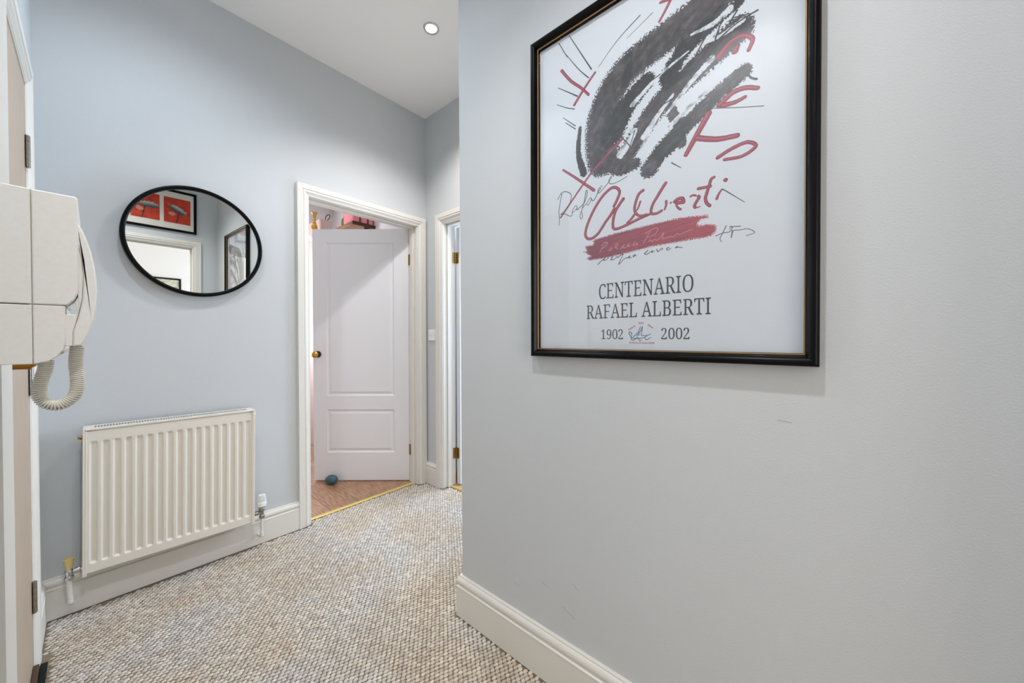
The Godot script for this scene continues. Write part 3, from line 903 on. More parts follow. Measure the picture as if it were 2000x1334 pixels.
func poster():
	nz.seed = 5
	nz.frequency = 0.05
	nz.fractal_octaves = 3
	im = Image.create(1024, 1462, false, Image.FORMAT_RGB8)
	im.fill(Color(0.835, 0.855, 0.88))
	var cols = [Color(0.16, 0.17, 0.18), Color(0.58, 0.16, 0.24), Color(0.78, 0.52, 0.56), Color(0.16, 0.32, 0.50), Color(0.235, 0.215, 0.235), Color(0.09, 0.10, 0.115), Color(0.835, 0.855, 0.88)]
	paint(WASH, cols)
	paint(DARK_WASH, cols)
	paint(GAPS, cols)
	paint(INK_LINES, cols)
	paint(RED_MARKS, cols)
	# the broad red bar behind the words
	var poly := PackedVector2Array()
	for i in range(0, RED_BAR.size(), 2): poly.append(Vector2(RED_BAR[i], RED_BAR[i + 1]))
	var lo = Vector2(9999, 9999)
	var hi = Vector2.ZERO
	for q in poly:
		lo = lo.min(q)
		hi = hi.max(q)
	for y in range(int(lo.y) - 4, int(hi.y) + 5):
		for x in range(int(lo.x) - 4, int(hi.x) + 5):
			var jig = Vector2(nz.get_noise_2d(x * 4, y * 4), nz.get_noise_2d(x * 4 + 400, y * 4)) * 9
			if not Geometry2D.is_point_in_polygon(Vector2(x, y) + jig, poly): continue
			var v = nz.get_noise_2d((x * 0.97 - y * 0.22) * 0.12, (x * 0.22 + y * 0.97) * 2.2)
			var c = Color(0.50, 0.20, 0.29).lerp(Color(0.66, 0.27, 0.32), clampf((x - lo.x) / (hi.x - lo.x) + v * 0.9, 0, 1))
			im.set_pixel(x, y, c)
	paint(BRUSH_NAME, cols)
	paint(HAND_NAME, cols)
	paint(PALE_WORDS, cols)
	paint(HAND_SUBTITLE, cols)
	paint(SIGNATURE, cols)
	paint(BOAT_MARK, cols)
	var x0 = 1.634
	var x1 = 2.370
	var y0 = 1.0775
	var y1 = 2.1105
	var t = thing("framed_poster", "large exhibition poster in a dark wood frame on the right wall", "poster", Vector3((x0 + x1) / 2, y0, ZP))
	var s = S()
	var prof = []
	for q in [[0, 0.0005], [0, 0.0255], [0.0008, 0.0272], [0.0022, 0.0288], [0.0040, 0.0302], [0.0062, 0.0311], [0.0085, 0.0315], [0.0108, 0.0312], [0.0132, 0.0302], [0.0155, 0.0284], [0.0178, 0.0258], [0.0200, 0.0226], [0.0220, 0.0195], [0.0238, 0.0178], [0.0250, 0.0160], [0.0257, 0.0150], [0.0257, 0.0005]]: prof.append(Vector2(q[0], q[1]))
	var loop = [Vector3(x0, y0, ZP), Vector3(x0, y1, ZP), Vector3(x1, y1, ZP), Vector3(x1, y0, ZP)]
	sweep(s, loop, Vector3.BACK, prof, true)
	var fm = mat(Color(0.030, 0.026, 0.026), 0.22)
	fm.metallic_specular = 0.3
	put(s, "picture_frame", fm, t)
	s = S()
	prof = []
	for q in [[0.0232, 0.0178], [0.0236, 0.0190], [0.0244, 0.0190], [0.0252, 0.0172], [0.0252, 0.0155]]: prof.append(Vector2(q[0], q[1]))
	sweep(s, loop, Vector3.BACK, prof, true)
	put(s, "gilt_lip", mat(Color(0.72, 0.56, 0.36), 0.4, 0.6), t)
	s = S()
	var zq = ZP + 0.006
	quad_uv(s, Vector3(1.655, 1.104, zq), Vector3(2.345, 1.104, zq), Vector3(2.345, 2.089, zq), Vector3(1.655, 2.089, zq), Vector3.BACK)
	var pm := mat(Color(1, 1, 1), 0.7)
	pm.albedo_texture = ImageTexture.create_from_image(im)
	var sheet = put(s, "printed_sheet", pm, t)
	s = S()
	box(s, Vector3(1.655, 1.10, ZP + 0.001), Vector3(2.345, 2.09, ZP + 0.0055))
	put(s, "backing_board", mat(Color(0.5, 0.42, 0.32), 0.9), t)
	# printed letters
	var black = mat(Color(0.07, 0.075, 0.08), 0.7)
	var red = mat(Color(0.70, 0.22, 0.20), 0.7)
	for q in [["CENTENARIO", 1.873, 2.130, 1.252, 0.0435], ["RAFAEL ALBERTI", 1.832, 2.169, 1.1945, 0.0405], ["1902", 1.880, 1.947, 1.1335, 0.0285], ["2002", 2.052, 2.121, 1.1335, 0.0295]]:
		lettering(q[0], Vector3((q[1] + q[2]) / 2, q[3], zq), q[2] - q[1], q[4], 0.0, black, t, true)
	lettering("Fundación", Vector3(1.9735, 1.1635, zq), 0.0225, 0.0048, 0.55, red, t)
	lettering("Rafael", Vector3(1.9985, 1.1755, zq), 0.0150, 0.0055, 0.0, red, t)
	lettering("Alberti", Vector3(2.0225, 1.1665, zq), 0.0175, 0.0050, -0.60, red, t)
	lettering("El Puerto de Santa María", Vector3(2.0000, 1.1215, zq), 0.070, 0.0052, 0.0, red, t)
	s = S()
	box(s, Vector3(1.657, 1.1005, ZP + 0.0085), Vector3(2.347, 2.0875, ZP + 0.0105))
	var gl := mat(Color(1, 1, 1, 0.015), 0.02)
	gl.transparency = BaseMaterial3D.TRANSPARENCY_ALPHA
	put(s, "glazing", gl, t)

func lettering(text, at, width, height, turn, m, t, serif = false):
	var tm := TextMesh.new()
	tm.text = text
	var f := SystemFont.new()
	f.font_names = PackedStringArray(["Droid Serif"])
	tm.font = f
	tm.font_size = 64
	tm.depth = 0.02
	tm.pixel_size = 0.01
	tm.curve_step = 1.0
	var bb = tm.get_aabb()
	var cap := TextMesh.new()
	cap.text = "E" if serif else "A"
	cap.font = f
	cap.font_size = 64
	cap.pixel_size = 0.01
	cap.depth = 0.02
	var cb = cap.get_aabb()
	var s = SurfaceTool.new()
	s.begin(Mesh.PRIMITIVE_TRIANGLES)
	var sc = Vector3(width / bb.size.x, height / cb.size.y, 0.0003 / bb.size.z)
	var base = cb.position.y
	if text[0] in "12":
		sc.y = height / bb.size.y
		base = bb.position.y
	# the text keeps its own baseline
	var xf = Transform3D(Basis(Vector3.BACK, turn), at) * Transform3D(Basis.from_scale(sc), Vector3(-(bb.position.x + bb.size.x / 2) * sc.x, -base * sc.y, -bb.position.z * sc.z))
	s.append_from(tm, 0, xf)
	return put(s, "lettering", m, t)

# ---------------------------------------------------------------- mirror
func mirror():
	var a = deg_to_rad(-0.7)
	var b = deg_to_rad(-1.1)
	var n = Vector3(cos(a) * cos(b), sin(b), sin(a) * cos(b))
	var x = Vector3.UP.cross(n).normalized()
	var t = thing("round_mirror", "round mirror in a slim black frame above the radiator", "mirror", Vector3(0.0045, 1.615, -0.3475), "", "", Basis(x, n.cross(x), n))
	var xf = Transform3D(frame_of(Vector3(0, 0, 1)), Vector3.ZERO)
	var s = S()
	lathe(s, [Vector2(0.251, 0.002), Vector2(0.249, 0.022), Vector2(0.2495, 0.029), Vector2(0.252, 0.0335), Vector2(0.257, 0.0355), Vector2(0.262, 0.0350), Vector2(0.2655, 0.032), Vector2(0.267, 0.027), Vector2(0.267, 0.002), Vector2(0.251, 0.002)], xf, 96)
	put(s, "mirror_frame", M.black, t)
	s = S()
	lathe(s, [Vector2(0.2505, 0.006), Vector2(0.2505, 0.022), Vector2(0, 0.022)], xf, 96, true)
	put(s, "mirror_glass", mat(Color(0.93, 0.94, 0.93), 0.0, 1.0), t)

# ---------------------------------------------------------------- radiator
func radiator():
	var bs = Basis(Vector3.UP, -0.016) * Basis(Vector3.RIGHT, -0.011)
	var t = thing("radiator", "cream steel panel radiator with vertical flutes under the mirror", "radiator", Vector3(0.110, 0.467, -0.259), "", "", bs)
	var n = Vector3.RIGHT
	# front panel: pressed flutes
	var prof = [[0.0, 0.0], [0.0020, 0.0], [0.0048, 0.22], [0.0075, 0.78], [0.0100, 1.0], [0.0190, 1.0], [0.0215, 0.78], [0.0245, 0.22], [0.0275, 0.0]]
	var zs = [[-0.281, 0.0]]
	var pitch = 0.0327
	for k in 17:
		for q in prof: zs.append([-0.2765 + k * pitch + q[0], q[1]])
	zs.append([0.281, 0.0])
	var ys = [[-0.291, 0.0], [-0.258, 0.0], [-0.254, 0.2], [-0.249, 0.8], [-0.245, 1.0], [0.236, 1.0], [0.240, 0.8], [0.2445, 0.2], [0.248, 0.0], [0.289, 0.0]]
	var s = S()
	for i in zs.size() - 1:
		for j in ys.size() - 1:
			var P = func(ii, jj): return Vector3(-0.0035 - 0.0065 * zs[ii][1] * ys[jj][1], ys[jj][0], zs[ii][0])
			quad(s, P.call(i, j), P.call(i + 1, j), P.call(i + 1, j + 1), P.call(i, j + 1), n)
	# folded rim of the panel
	for q in [[Vector3(-0.018, -0.291, -0.281), Vector3(-0.0035, -0.291, 0.281), Vector3.DOWN], [Vector3(-0.018, 0.289, -0.281), Vector3(-0.0035, 0.289, 0.281), Vector3.UP]]:
		quad(s, q[0], Vector3(q[1].x, q[0].y, q[0].z), q[1], Vector3(q[0].x, q[0].y, q[1].z), q[2])
	put(s, "front_panel", M.radiator, t)
	s = S()
	box(s, Vector3(-0.080, -0.285, -0.278), Vector3(-0.070, 0.28, 0.278))
	put(s, "rear_panel", M.dark_steel, t)  # coloured dark, standing in for the shade behind the grille slots
	s = S()
	for k in 60:
		var z0 = -0.27 + k * 0.009
		var za = Vector3(-0.068, -0.25, z0)
		var zb = Vector3(-0.022, -0.25, z0 + 0.0045)
		var up = Vector3(0, 0.5, 0)
		quad(s, za, zb, zb + up, za + up, Vector3.BACK)
		var zc = Vector3(-0.068, -0.25, z0 + 0.009)
		quad(s, zb, zc, zc + up, zb + up, Vector3.BACK)
	put(s, "convector_fins", mat(Color(0.25, 0.25, 0.25), 0.6), t).set_meta("kind", "stuff")
	for sg in [-1, 1]:
		s = S()
		cbox(s, Vector3(-0.082, -0.3015, sg * 0.2885 - 0.0035), Vector3(0.0, 0.3015, sg * 0.2885 + 0.0035), 0.0015)
		cbox(s, Vector3(-0.003, -0.3015, minf(sg * 0.2805, sg * 0.285)), Vector3(0.0, 0.2900, maxf(sg * 0.2805, sg * 0.285)), 0.001)
		put(s, "side_cover", M.radiator, t)
	# slotted top
	s = S()
	cbox(s, Vector3(-0.010, 0.292, -0.285), Vector3(0.0, 0.3015, 0.285), 0.0015)
	cbox(s, Vector3(-0.082, 0.2998, -0.285), Vector3(-0.066, 0.3013, 0.285), 0.0006)
	for sg in [-1, 1]: cbox(s, Vector3(-0.066, 0.296, minf(sg * 0.262, sg * 0.285)), Vector3(-0.010, 0.3015, maxf(sg * 0.262, sg * 0.285)), 0.001)
	for k in 62: cbox(s, Vector3(-0.068, 0.2996, -0.2622 + k * 0.0086 - 0.0013), Vector3(-0.008, 0.3012, -0.2622 + k * 0.0086 + 0.0013), 0.0004)
	put(s, "top_grille", M.radiator, t)
	for z in [-0.19, 0.19]:
		s = S()
		box(s, Vector3(-0.110, -0.2, z - 0.015), Vector3(-0.080, 0.2, z + 0.015))
		put(s, "wall_bracket", M.steel, t)
	# plugs
	s = S()
	lathe(s, [Vector2(0, 0.014), Vector2(0.004, 0.014), Vector2(0.0045, 0.008), Vector2(0.008, 0.008), Vector2(0.008, 0)], Transform3D(frame_of(Vector3.BACK), Vector3(-0.035, 0.262, 0.292)), 12, true)
	put(s, "bleed_valve", M.old_brass, t)
	s = S()
	lathe(s, [Vector2(0, 0.008), Vector2(0.006, 0.008), Vector2(0.008, 0.006), Vector2(0.008, 0)], Transform3D(frame_of(Vector3.FORWARD), Vector3(-0.030, 0.272, -0.292)), 12, true)
	put(s, "blanking_plug", M.radiator, t)
	# lockshield valve at the near end
	var v = thing("radiator_valve", "old valve with a yellowed plastic cap on a white pipe, left of the radiator", "valve", Vector3(0.072, 0.05, 0.070))
	s = S()
	var cap = []
	for k in 8: cap.append(Vector2(cos(TAU * k / 8 + 0.2) * 0.0135, sin(TAU * k / 8 + 0.2) * 0.0105))
	var flare = Transform3D(Basis(Vector3.RIGHT, Vector3.FORWARD, Vector3.UP), Vector3(0.072, 0, 0.070))
	prism(s, cap, 0.210, 0.224, flare, 0.001)
	lathe(s, [Vector2(0.0125, 0.222), Vector2(0.0135, 0.232), Vector2(0.0155, 0.248), Vector2(0.0160, 0.251), Vector2(0.013, 0.252), Vector2(0.0125, 0.247), Vector2(0, 0.247)], Transform3D(Basis(), Vector3(0.072, 0, 0.070)), 10, true)
	put(s, "valve_cap", M.old_plastic, v)
	s = S()
	lathe(s, [Vector2(0, 0.166), Vector2(0.0125, 0.166), Vector2(0.0135, 0.170), Vector2(0.0135, 0.178), Vector2(0.010, 0.182), Vector2(0.0115, 0.188), Vector2(0.012, 0.200), Vector2(0.0095, 0.206), Vector2(0.0095, 0.212), Vector2(0, 0.212)], Transform3D(Basis(), Vector3(0.072, 0, 0.070)), 16, true)
	lathe(s, [Vector2(0.008, 0), Vector2(0.008, 0.014), Vector2(0.0125, 0.014), Vector2(0.0125, 0.028), Vector2(0.009, 0.030), Vector2(0.009, 0.0365)], Transform3D(frame_of(Vector3.FORWARD), Vector3(0.072, 0.196, 0.070)), 6, true)
	put(s, "valve_body", M.chrome, v)
	s = S()
	tube(s, curve([Vector3(0.072, 0.170, 0.070), Vector3(0.072, 0.12, 0.069), Vector3(0.071, 0.082, 0.068), Vector3(0.062, 0.066, 0.067), Vector3(0.040, 0.062, 0.066), Vector3(0.017, 0.062, 0.066)], 0.006), 0.0078, 12)
	tube(s, [Vector3(0.072, 0.084, 0.068), Vector3(0.070, 0.071, 0.0675)], 0.0092, 12)
	put(s, "supply_pipe", M.trim, v)
	# thermostatic valve at the far end
	v = thing("radiator_valve", "white ribbed thermostatic valve head on a thin pipe, right of the radiator", "valve", Vector3(0.072, 0.05, -0.591))
	var c = Transform3D(Basis(), Vector3(0.072, 0, -0.591))
	s = S()
	lathe(s, [Vector2(0, 0.227), Vector2(0.017, 0.227), Vector2(0.020, 0.230), Vector2(0.0215, 0.236), Vector2(0.0215, 0.250), Vector2(0.0195, 0.253), Vector2(0.0165, 0.256), Vector2(0.0120, 0.288), Vector2(0.0085, 0.288), Vector2(0.0085, 0.285), Vector2(0, 0.285)], c, 24, true)
	for k in 16:
		var d = Vector3(cos(TAU * k / 16), 0, sin(TAU * k / 16))
		tube(s, [c.origin + d * 0.0195 + Vector3(0, 0.254, 0), c.origin + d * 0.0150 + Vector3(0, 0.288, 0), c.origin + d * 0.0120 + Vector3(0, 0.2905, 0)], 0.0019, 6)
	put(s, "thermostat_head", M.switch, v)
	s = S()
	lathe(s, [Vector2(0, 0.164), Vector2(0.0115, 0.164), Vector2(0.0125, 0.168), Vector2(0.0125, 0.178), Vector2(0.009, 0.182), Vector2(0.0095, 0.200), Vector2(0.014, 0.206), Vector2(0.0145, 0.216), Vector2(0.0125, 0.220), Vector2(0.0125, 0.228), Vector2(0, 0.228)], c, 14, true)
	lathe(s, [Vector2(0.008, 0), Vector2(0.008, 0.016), Vector2(0.0125, 0.016), Vector2(0.0125, 0.030), Vector2(0.009, 0.031), Vector2(0.009, 0.0385)], Transform3D(frame_of(Vector3.BACK), Vector3(0.072, 0.196, -0.591)), 6, true)
	put(s, "valve_body", M.steel, v)
	s = S()
	tube(s, curve([Vector3(0.072, 0.168, -0.591), Vector3(0.072, 0.12, -0.590), Vector3(0.071, 0.080, -0.589), Vector3(0.063, 0.064, -0.588), Vector3(0.042, 0.058, -0.587), Vector3(0.017, 0.058, -0.586)], 0.006), 0.0062, 12)
	tube(s, [Vector3(0.0715, 0.086, -0.589), Vector3(0.070, 0.068, -0.5885)], 0.0085, 12)
	put(s, "supply_pipe", M.trim, v)

# ---------------------------------------------------------------- intercom
func V2(list):
	var p = []
	for i in range(0, list.size(), 2): p.append(Vector2(list[i], list[i + 1]))
	return p

func intercom():
	var t = thing("intercom_phone", "white wall intercom with a handset and coiled cord beside the front door", "intercom", Vector3(1.42, 1.1, ZE))
	# outlines as (depth, height), pushed out along x
	var xf = Transform3D(Basis(Vector3.BACK, Vector3.UP, Vector3.RIGHT), Vector3.ZERO)
	var s = S()
	prism(s, V2([0.0565, 1.1893, 0.0565, 1.3568, 0.0155, 1.3566, 0.0128, 1.3535, 0.0125, 1.221, 0.0138, 1.2085, 0.0175, 1.198, 0.0235, 1.1905, 0.0262, 1.1893]), 1.315, 1.500, xf, 0.0016)
	put(s, "front_cover", M.plastic, t)
	s = S()
	prism(s, V2([0.0572, 1.1893, 0.0572, 1.3568, 0.0815, 1.3572, 0.0835, 1.353, ZE, 1.353, ZE, 1.1893]), 1.315, 1.500, xf, 0.0012)
	put(s, "rear_housing", M.plastic, t)
	s = S()
	prism(s, V2([0.0565, 1.1880, 0.0265, 1.1880, 0.0265, 1.1330, 0.0290, 1.1215, 0.0345, 1.1115, 0.0430, 1.1045, 0.0565, 1.1012]), 1.315, 1.4995, xf, 0.0012)
	put(s, "lower_cover", M.plastic, t)
	s = S()
	prism(s, V2([0.0572, 1.1880, ZE, 1.1880, ZE, 1.1020, 0.0572, 1.1012]), 1.315, 1.4995, xf, 0.0010)
	put(s, "lower_housing", M.plastic, t)
	s = S()
	prism(s, V2([0.060, 1.350, 0.0205, 1.350, 0.0205, 1.225, 0.0300, 1.180, 0.0300, 1.115, 0.060, 1.107]), 1.32, 1.4965, xf)
	put(s, "inner_chassis", M.grime, t)
	s = S()
	prism(s, V2([0.0280, 1.1270, 0.0280, 1.1755, 0.0165, 1.1760, 0.0140, 1.190, 0.0140, 1.285, 0.0095, 1.262, 0.0085, 1.235, 0.0100, 1.200, 0.0150, 1.170, 0.0195, 1.148, 0.0198, 1.1270]), 1.452, 1.4945, xf, 0.0010)
	put(s, "handset_cradle", M.plastic, t)
	s = S()
	prism(s, V2([0.0165, 1.3190, 0.0125, 1.3165, 0.0085, 1.3070, 0.0040, 1.2920, 0.0000, 1.2750, -0.0032, 1.2530, -0.0052, 1.2300, -0.0056, 1.2150, -0.0042, 1.1890, -0.0012, 1.1660, 0.0030, 1.1480, 0.0075, 1.1350, 0.0110, 1.1275, 0.0195, 1.1268, 0.0193, 1.1480, 0.0145, 1.1690, 0.0098, 1.1980, 0.0082, 1.2330, 0.0090, 1.2600, 0.0135, 1.2830, 0.0165, 1.2900]), 1.450, 1.4965, xf, 0.0018)
	put(s, "handset", M.plastic, t)
	# coiled cord: a hanging loop
	s = S()
	var c := Curve3D.new()
	var spine = [Vector3(1.474, 1.1275, 0.0155), Vector3(1.474, 1.100, 0.0175), Vector3(1.474, 1.070, 0.0160), Vector3(1.474, 1.050, 0.0185), Vector3(1.473, 1.0385, 0.0270), Vector3(1.472, 1.0345, 0.0370), Vector3(1.471, 1.0395, 0.0475), Vector3(1.470, 1.053, 0.0535), Vector3(1.469, 1.072, 0.0520), Vector3(1.468, 1.090, 0.0480), Vector3(1.468, 1.106, 0.0460)]
	for i in spine.size():
		var tg = (spine[mini(i + 1, spine.size() - 1)] - spine[maxi(i - 1, 0)]) / 6.0
		c.add_point(spine[i], -tg, tg)
	c.bake_interval = 0.002
	var ln = c.get_baked_length()
	var turns = 60
	var pts = []
	for i in turns * 14 + 1:
		var u = float(i) / (turns * 14)
		var p = c.sample_baked(u * ln, true)
		var q = c.sample_baked(minf(u * ln + 0.002, ln), true)
		var q0 = c.sample_baked(maxf(u * ln - 0.002, 0), true)
		var d = (q - q0).normalized()
		var e1 = Vector3.RIGHT - d * d.x
		e1 = e1.normalized()
		var e2 = d.cross(e1)
		var ph = TAU * turns * u
		pts.append(p + (e1 * cos(ph) + e2 * sin(ph)) * 0.0068)
	tube(s, pts, 0.00155, 6)
	put(s, "coiled_cord", M.cord, t)

# ---------------------------------------------------------------- small things of the hall
func small_things():
	# recessed downlights, each with its lamp
	var k = 0
	for q in [[Vector3(0.719, CEIL, -1.242), "recessed downlight shining near the end wall corner of the ceiling", 1.4, Color(1.0, 0.975, 0.965), 64.0], [Vector3(0.82, CEIL, -0.19), "recessed downlight in the ceiling in front of the mirror", 0.84, Color(0.89, 0.945, 1.0), 78.0], [Vector3(2.08, CEIL, -0.15), "recessed downlight in the ceiling in front of the framed poster", 1.65, Color(0.98, 0.985, 1.0), 62.0]]:
		var t = thing("downlight", q[1], "ceiling light", q[0], "recessed downlights in the hallway ceiling")
		var s = S()
		lathe(s, [Vector2(0.030, 0), Vector2(0.030, -0.003), Vector2(0.033, -0.0055), Vector2(0.041, -0.0045), Vector2(0.043, 0)], Transform3D(Basis(), q[0]), 40)
		put(s, "trim_ring", M.chrome, t)
		s = S()
		lathe(s, [Vector2(0.030, -0.0005), Vector2(0.026, -0.003), Vector2(0, -0.0035)], Transform3D(Basis(), q[0]), 32)
		put(s, "lamp_face", M.glow, t)
		var l := SpotLight3D.new()
		l.name = "lamp_beam"
		l.light_color = q[3]
		l.light_energy = q[2]
		l.light_size = 0.03
		l.spot_angle = q[4]
		l.spot_angle_attenuation = 0.65
		l.spot_range = 12.0
		l.spot_attenuation = 2.0
		l.shadow_enabled = true
		l.transform = Transform3D(Basis.looking_at(Vector3.DOWN, Vector3.BACK), Vector3(0, -0.012, 0))
		t.add_child(l, true)
		k += 1
	# light switch
	var c = Vector3(0.0805, 1.160, ZF)
	var t = thing("light_switch", "small white light switch on the narrow end wall", "light switch", c)
	var s = S()
	cbox(s, c + Vector3(-0.042, -0.043, 0), c + Vector3(0.042, 0.043, 0.009), 0.003)
	put(s, "switch_plate", M.switch, t)
	s = S()
	cbox(s, Vector3(-0.008, -0.013, 0), Vector3(0.008, 0.013, 0.006), 0.0015, Transform3D(Basis(Vector3.RIGHT, 0.16), c + Vector3(0, 0, 0.0075)))
	put(s, "rocker", M.switch, t)
	for sg in [-1, 1]:
		s = S()
		lathe(s, [Vector2(0.0036, 0), Vector2(0.003, 0.001), Vector2(0, 0.0012)], Transform3D(frame_of(Vector3.BACK), c + Vector3(sg * 0.030, 0, 0.009)), 12)
		put(s, "screw", M.steel, t)
	# door stop
	t = thing("door_stop", "teal and white patterned egg-shaped door stop at the foot of the open door", "door stop", Vector3(-0.515, 0, -1.208))
	s = S()
	var pr = []
	for i in 15:
		var a = -PI / 2 + PI * i / 14
		pr.append(Vector2(0.036 * cos(a), 0.036 + 0.036 * sin(a)))
	var L = Vector3(-0.7587, 0, 0.6515)
	lathe(s, pr, Transform3D(Basis(L * 1.35, Vector3.UP, L.cross(Vector3.UP)) * Basis(Vector3.BACK, -0.12), Vector3(-0.515, 0.0005, -1.208)), 28)
	var dm := mat(Color(1, 1, 1), 0.25)
	var img := Image.create(256, 256, false, Image.FORMAT_RGB8)
	nz.frequency = 0.045
	for y in 256:
		for x in 256:
			var v = nz.get_noise_2d(x, y)
			var w = absf(fmod(absf(v) * 9.0, 1.0) - 0.5)
			img.set_pixel(x, y, Color(0.02, 0.16, 0.20).lerp(Color(0.03, 0.30, 0.36), clampf(v + 0.5, 0, 1)).lerp(Color(0.75, 0.88, 0.88), 1.0 if w < 0.07 else 0.0))
	dm.albedo_texture = ImageTexture.create_from_image(img)
	dm.uv1_triplanar = true
	dm.uv1_scale = Vector3(14, 14, 14)
	put(s, "stone_body", dm, t)
	# three orange prints in one frame over the doorway that the mirror shows
	var x = XO
	t = thing("framed_prints", "three orange abstract prints in one black frame above the doorway opposite the mirror", "picture", Vector3(x, 2.15, -0.42))
	s = S()
	var prof = []
	for q in [[0, 0.0005], [0, 0.02], [0.003, 0.024], [0.018, 0.024], [0.022, 0.020], [0.022, 0.0005]]: prof.append(Vector2(q[0], q[1]))
	var z0 = -0.805
	var z1 = 0.01
	sweep(s, [Vector3(x, 2.145, z0), Vector3(x, 2.565, z0), Vector3(x, 2.565, z1), Vector3(x, 2.145, z1)], Vector3.LEFT, prof, true)
	put(s, "picture_frame", M.black, t)
	s = S()
	box(s, Vector3(x - 0.008, 2.16, z0 + 0.015), Vector3(x - 0.001, 2.55, z1 - 0.015))
	put(s, "mount_board", mat(Color(0.88, 0.86, 0.82), 0.8), t)
	for i in 3:
		var im2 := Image.create(96, 116, false, Image.FORMAT_RGB8)
		nz.seed = 40 + i
		nz.frequency = 0.03
		for yy in 116:
			for xx in 96:
				var col = Color(0.80, 0.25, 0.09).lerp(Color(0.70, 0.17, 0.06), clampf(nz.get_noise_2d(xx, yy) + 0.5, 0, 1))
				var u = Vector2(xx - 46 + 10 * i, yy - 52).rotated(0.5 - 0.5 * i)
				var e = Vector2(u.x / 34.0, u.y / 14.0).length() + nz.get_noise_2d(xx * 2, yy * 2) * 0.35
				if e < 1: col = Color(0.30, 0.31, 0.32).lerp(Color(0.72, 0.72, 0.70), clampf(0.5 - u.y / 14.0, 0, 1))
				if yy > 60 and absf(xx - 40 - (yy - 60) * 0.2 - i * 8) < 2.0 + nz.get_noise_2d(xx * 3, yy * 3): col = Color(0.20, 0.18, 0.18)
				if Vector2((xx - 66) / 12.0, (yy - 74) / 9.0).length() < 1.0 + nz.get_noise_2d(xx * 2, yy * 2) * 0.4: col = Color(0.80, 0.55, 0.48)
				im2.set_pixel(xx, yy, col)
		var pm := mat(Color(1, 1, 1), 0.6)
		pm.albedo_texture = ImageTexture.create_from_image(im2)
		s = S()
		var za = -0.757 + i * 0.235
		quad_uv(s, Vector3(x - 0.009, 2.230, za), Vector3(x - 0.009, 2.230, za + 0.205), Vector3(x - 0.009, 2.485, za + 0.205), Vector3(x - 0.009, 2.485, za), Vector3.LEFT)
		put(s, "print", pm, t)

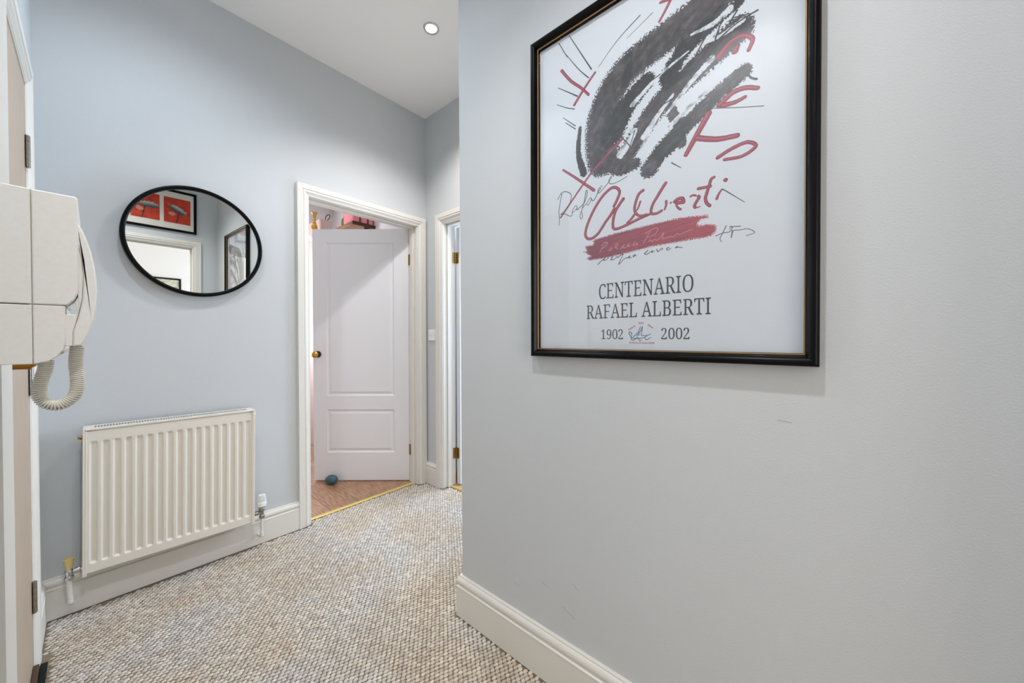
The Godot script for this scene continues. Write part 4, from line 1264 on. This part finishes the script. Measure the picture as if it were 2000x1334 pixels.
# ---------------------------------------------------------------- room behind the panelled door
func bedroom():
	var t
	var s
	t = thing("candlestick", "turned brass candlestick visible above the open door", "candlestick", Vector3(-1.46, 2.14, -1.449))
	s = S()
	lathe(s, [Vector2(0, 0), Vector2(0.034, 0), Vector2(0.034, 0.008), Vector2(0.020, 0.018), Vector2(0.011, 0.030), Vector2(0.011, 0.050), Vector2(0.018, 0.066), Vector2(0.0265, 0.088), Vector2(0.0275, 0.108), Vector2(0.022, 0.128), Vector2(0.013, 0.140), Vector2(0.020, 0.146), Vector2(0.011, 0.153), Vector2(0.011, 0.168), Vector2(0.019, 0.174), Vector2(0.011, 0.181), Vector2(0.014, 0.200), Vector2(0.016, 0.230), Vector2(0.030, 0.242), Vector2(0.031, 0.247), Vector2(0.014, 0.248), Vector2(0, 0.248)], Transform3D(Basis(), Vector3(-1.46, 2.14, -1.449)), 24)
	put(s, "candlestick_stem", M.brass, t)
	# slim pale cabinet
	t = thing("cabinet", "slim blush painted cabinet whose top shows above the open door", "cabinet", Vector3(-1.65, 0, -1.58))
	s = S()
	cbox(s, Vector3(-1.80, 0, -1.645), Vector3(-1.515, 2.362, -1.522), 0.003)
	put(s, "carcass", mat(Color(0.80, 0.69, 0.66), 0.6), t)
	s = S()
	cbox(s, Vector3(-1.515, 0.05, -1.642), Vector3(-1.500, 2.355, -1.525), 0.002)
	put(s, "cabinet_door", mat(Color(0.80, 0.69, 0.66), 0.6), t)
	t = thing("small_shelf", "little white bracket shelf that carries the brass candlestick", "shelf", Vector3(-1.465, 2.12, -1.45))
	s = S()
	cbox(s, Vector3(-1.56, 2.125, -1.521), Vector3(-1.37, 2.14, -1.39), 0.002)
	put(s, "shelf_board", M.side_wall, t)
	s = S()
	prism(s, V2([-1.521, 2.125, -1.43, 2.125, -1.521, 2.05]), -1.475, -1.46, Transform3D(Basis(Vector3.BACK, Vector3.UP, Vector3.RIGHT), Vector3.ZERO))
	put(s, "bracket", M.side_wall, t)
	t = thing("wire_loop", "dark wire loop ornament standing on the slim blush cabinet", "ornament", Vector3(-1.53, 2.362, -1.60))
	s = S()
	var pts = []
	for k in 25:
		var a = TAU * k / 24
		pts.append(Vector3(-1.53, 2.395 + 0.032 * sin(a), -1.605 + 0.018 * cos(a) - 0.012 * sin(a)))
	tube(s, pts, 0.004, 8)
	put(s, "loop", M.dark_steel, t)
	# shelf with its box and bottle
	t = thing("wall_shelf", "thick rustic wood shelf on the wall above the open door", "shelf", Vector3(-1.71, 2.385, -2.12))
	s = S()
	cbox(s, Vector3(-1.92, 2.382, -2.12), Vector3(-1.502, 2.421, -1.852), 0.006)
	var sw = mat(Color(0.66, 0.50, 0.38), 0.6)
	sw.albedo_texture = noise_tex(0.02, 4, false, 4, 512, [Color(0.75, 0.65, 0.58), Color(1, 1, 1)], 51)
	tri_map(sw, Vector3(2, 9, 9))
	put(s, "shelf_board", sw, t)
	s = S()
	cbox(s, Vector3(-1.5025, 2.382, -2.119), Vector3(-1.4995, 2.421, -1.854), 0.001)
	put(s, "end_band", mat(Color(0.27, 0.14, 0.07), 0.5), t)
	for q in [[-1.912, -1.86], [-1.535, -2.0]]:
		s = S()
		cbox(s, Vector3(q[0], 2.30, -2.12), Vector3(q[0] + 0.016, 2.382, q[1]), 0.002)
		put(s, "bracket", M.black, t)
	t = thing("storage_box", "pink flowered box with two dark straps on the rustic shelf", "box", Vector3(-1.63, 2.421, -1.98))
	s = S()
	cbox(s, Vector3(-1.75, 2.421, -2.10), Vector3(-1.515, 2.60, -1.868), 0.006)
	var bm := mat(Color(1, 1, 1), 0.6)
	bm.albedo_texture = noise_tex(0.05, 2, false, 4, 256, [Color(0.80, 0.30, 0.36), Color(1.0, 0.80, 0.78)], 61)
	bm.uv1_triplanar = true
	bm.uv1_scale = Vector3(5, 5, 5)
	put(s, "box_body", bm, t)
	for z in [-1.945, -2.035]:
		s = S()
		cbox(s, Vector3(-1.754, 2.422, z - 0.010), Vector3(-1.511, 2.604, z + 0.010), 0.002)
		put(s, "strap", M.dark_wood, t)
	t = thing("bottle", "green glass bottle with a brown stopper on the rustic shelf", "bottle", Vector3(-1.80, 2.421, -1.905))
	s = S()
	var bx = Transform3D(Basis(), Vector3(-1.80, 2.421, -1.905))
	lathe(s, [Vector2(0, 0.001), Vector2(0.034, 0.001), Vector2(0.037, 0.006), Vector2(0.037, 0.06), Vector2(0.030, 0.085), Vector2(0.014, 0.105), Vector2(0.012, 0.15), Vector2(0.014, 0.152), Vector2(0.014, 0.16), Vector2(0, 0.16)], bx, 20)
	put(s, "bottle_body", mat(Color(0.42, 0.46, 0.24), 0.2), t)
	s = S()
	lathe(s, [Vector2(0.0115, 0.159), Vector2(0.0125, 0.178), Vector2(0.010, 0.181), Vector2(0, 0.181)], bx, 14)
	put(s, "stopper", M.dark_wood, t)

# ---------------------------------------------------------------- room seen in the mirror
func study():
	var x = 4.85
	var t = thing("framed_picture", "pale abstract picture in a thin black frame in the room seen in the mirror", "picture", Vector3(x, 1.3, -0.62))
	var s = S()
	var prof = []
	for q in [[0, 0.0005], [0, 0.018], [0.002, 0.020], [0.018, 0.020], [0.020, 0.018], [0.020, 0.0005]]: prof.append(Vector2(q[0], q[1]))
	sweep(s, [Vector3(x, 1.32, -0.975), Vector3(x, 1.83, -0.975), Vector3(x, 1.83, -0.25), Vector3(x, 1.32, -0.25)], Vector3.LEFT, prof, true)
	put(s, "picture_frame", M.black, t)
	var im2 := Image.create(128, 96, false, Image.FORMAT_RGB8)
	nz.seed = 77
	nz.frequency = 0.05
	for yy in 96:
		for xx in 128:
			var v = nz.get_noise_2d(xx, yy * 1.6)
			im2.set_pixel(xx, yy, Color(0.86, 0.84, 0.78).lerp(Color(0.55, 0.58, 0.52), clampf(v * 1.8, 0, 1)).lerp(Color(0.75, 0.68, 0.50), clampf(-v * 1.6, 0, 1)))
	var pm := mat(Color(1, 1, 1), 0.6)
	pm.albedo_texture = ImageTexture.create_from_image(im2)
	s = S()
	quad_uv(s, Vector3(x - 0.006, 1.335, -0.96), Vector3(x - 0.006, 1.335, -0.265), Vector3(x - 0.006, 1.815, -0.265), Vector3(x - 0.006, 1.815, -0.96), Vector3.LEFT)
	put(s, "print", pm, t)
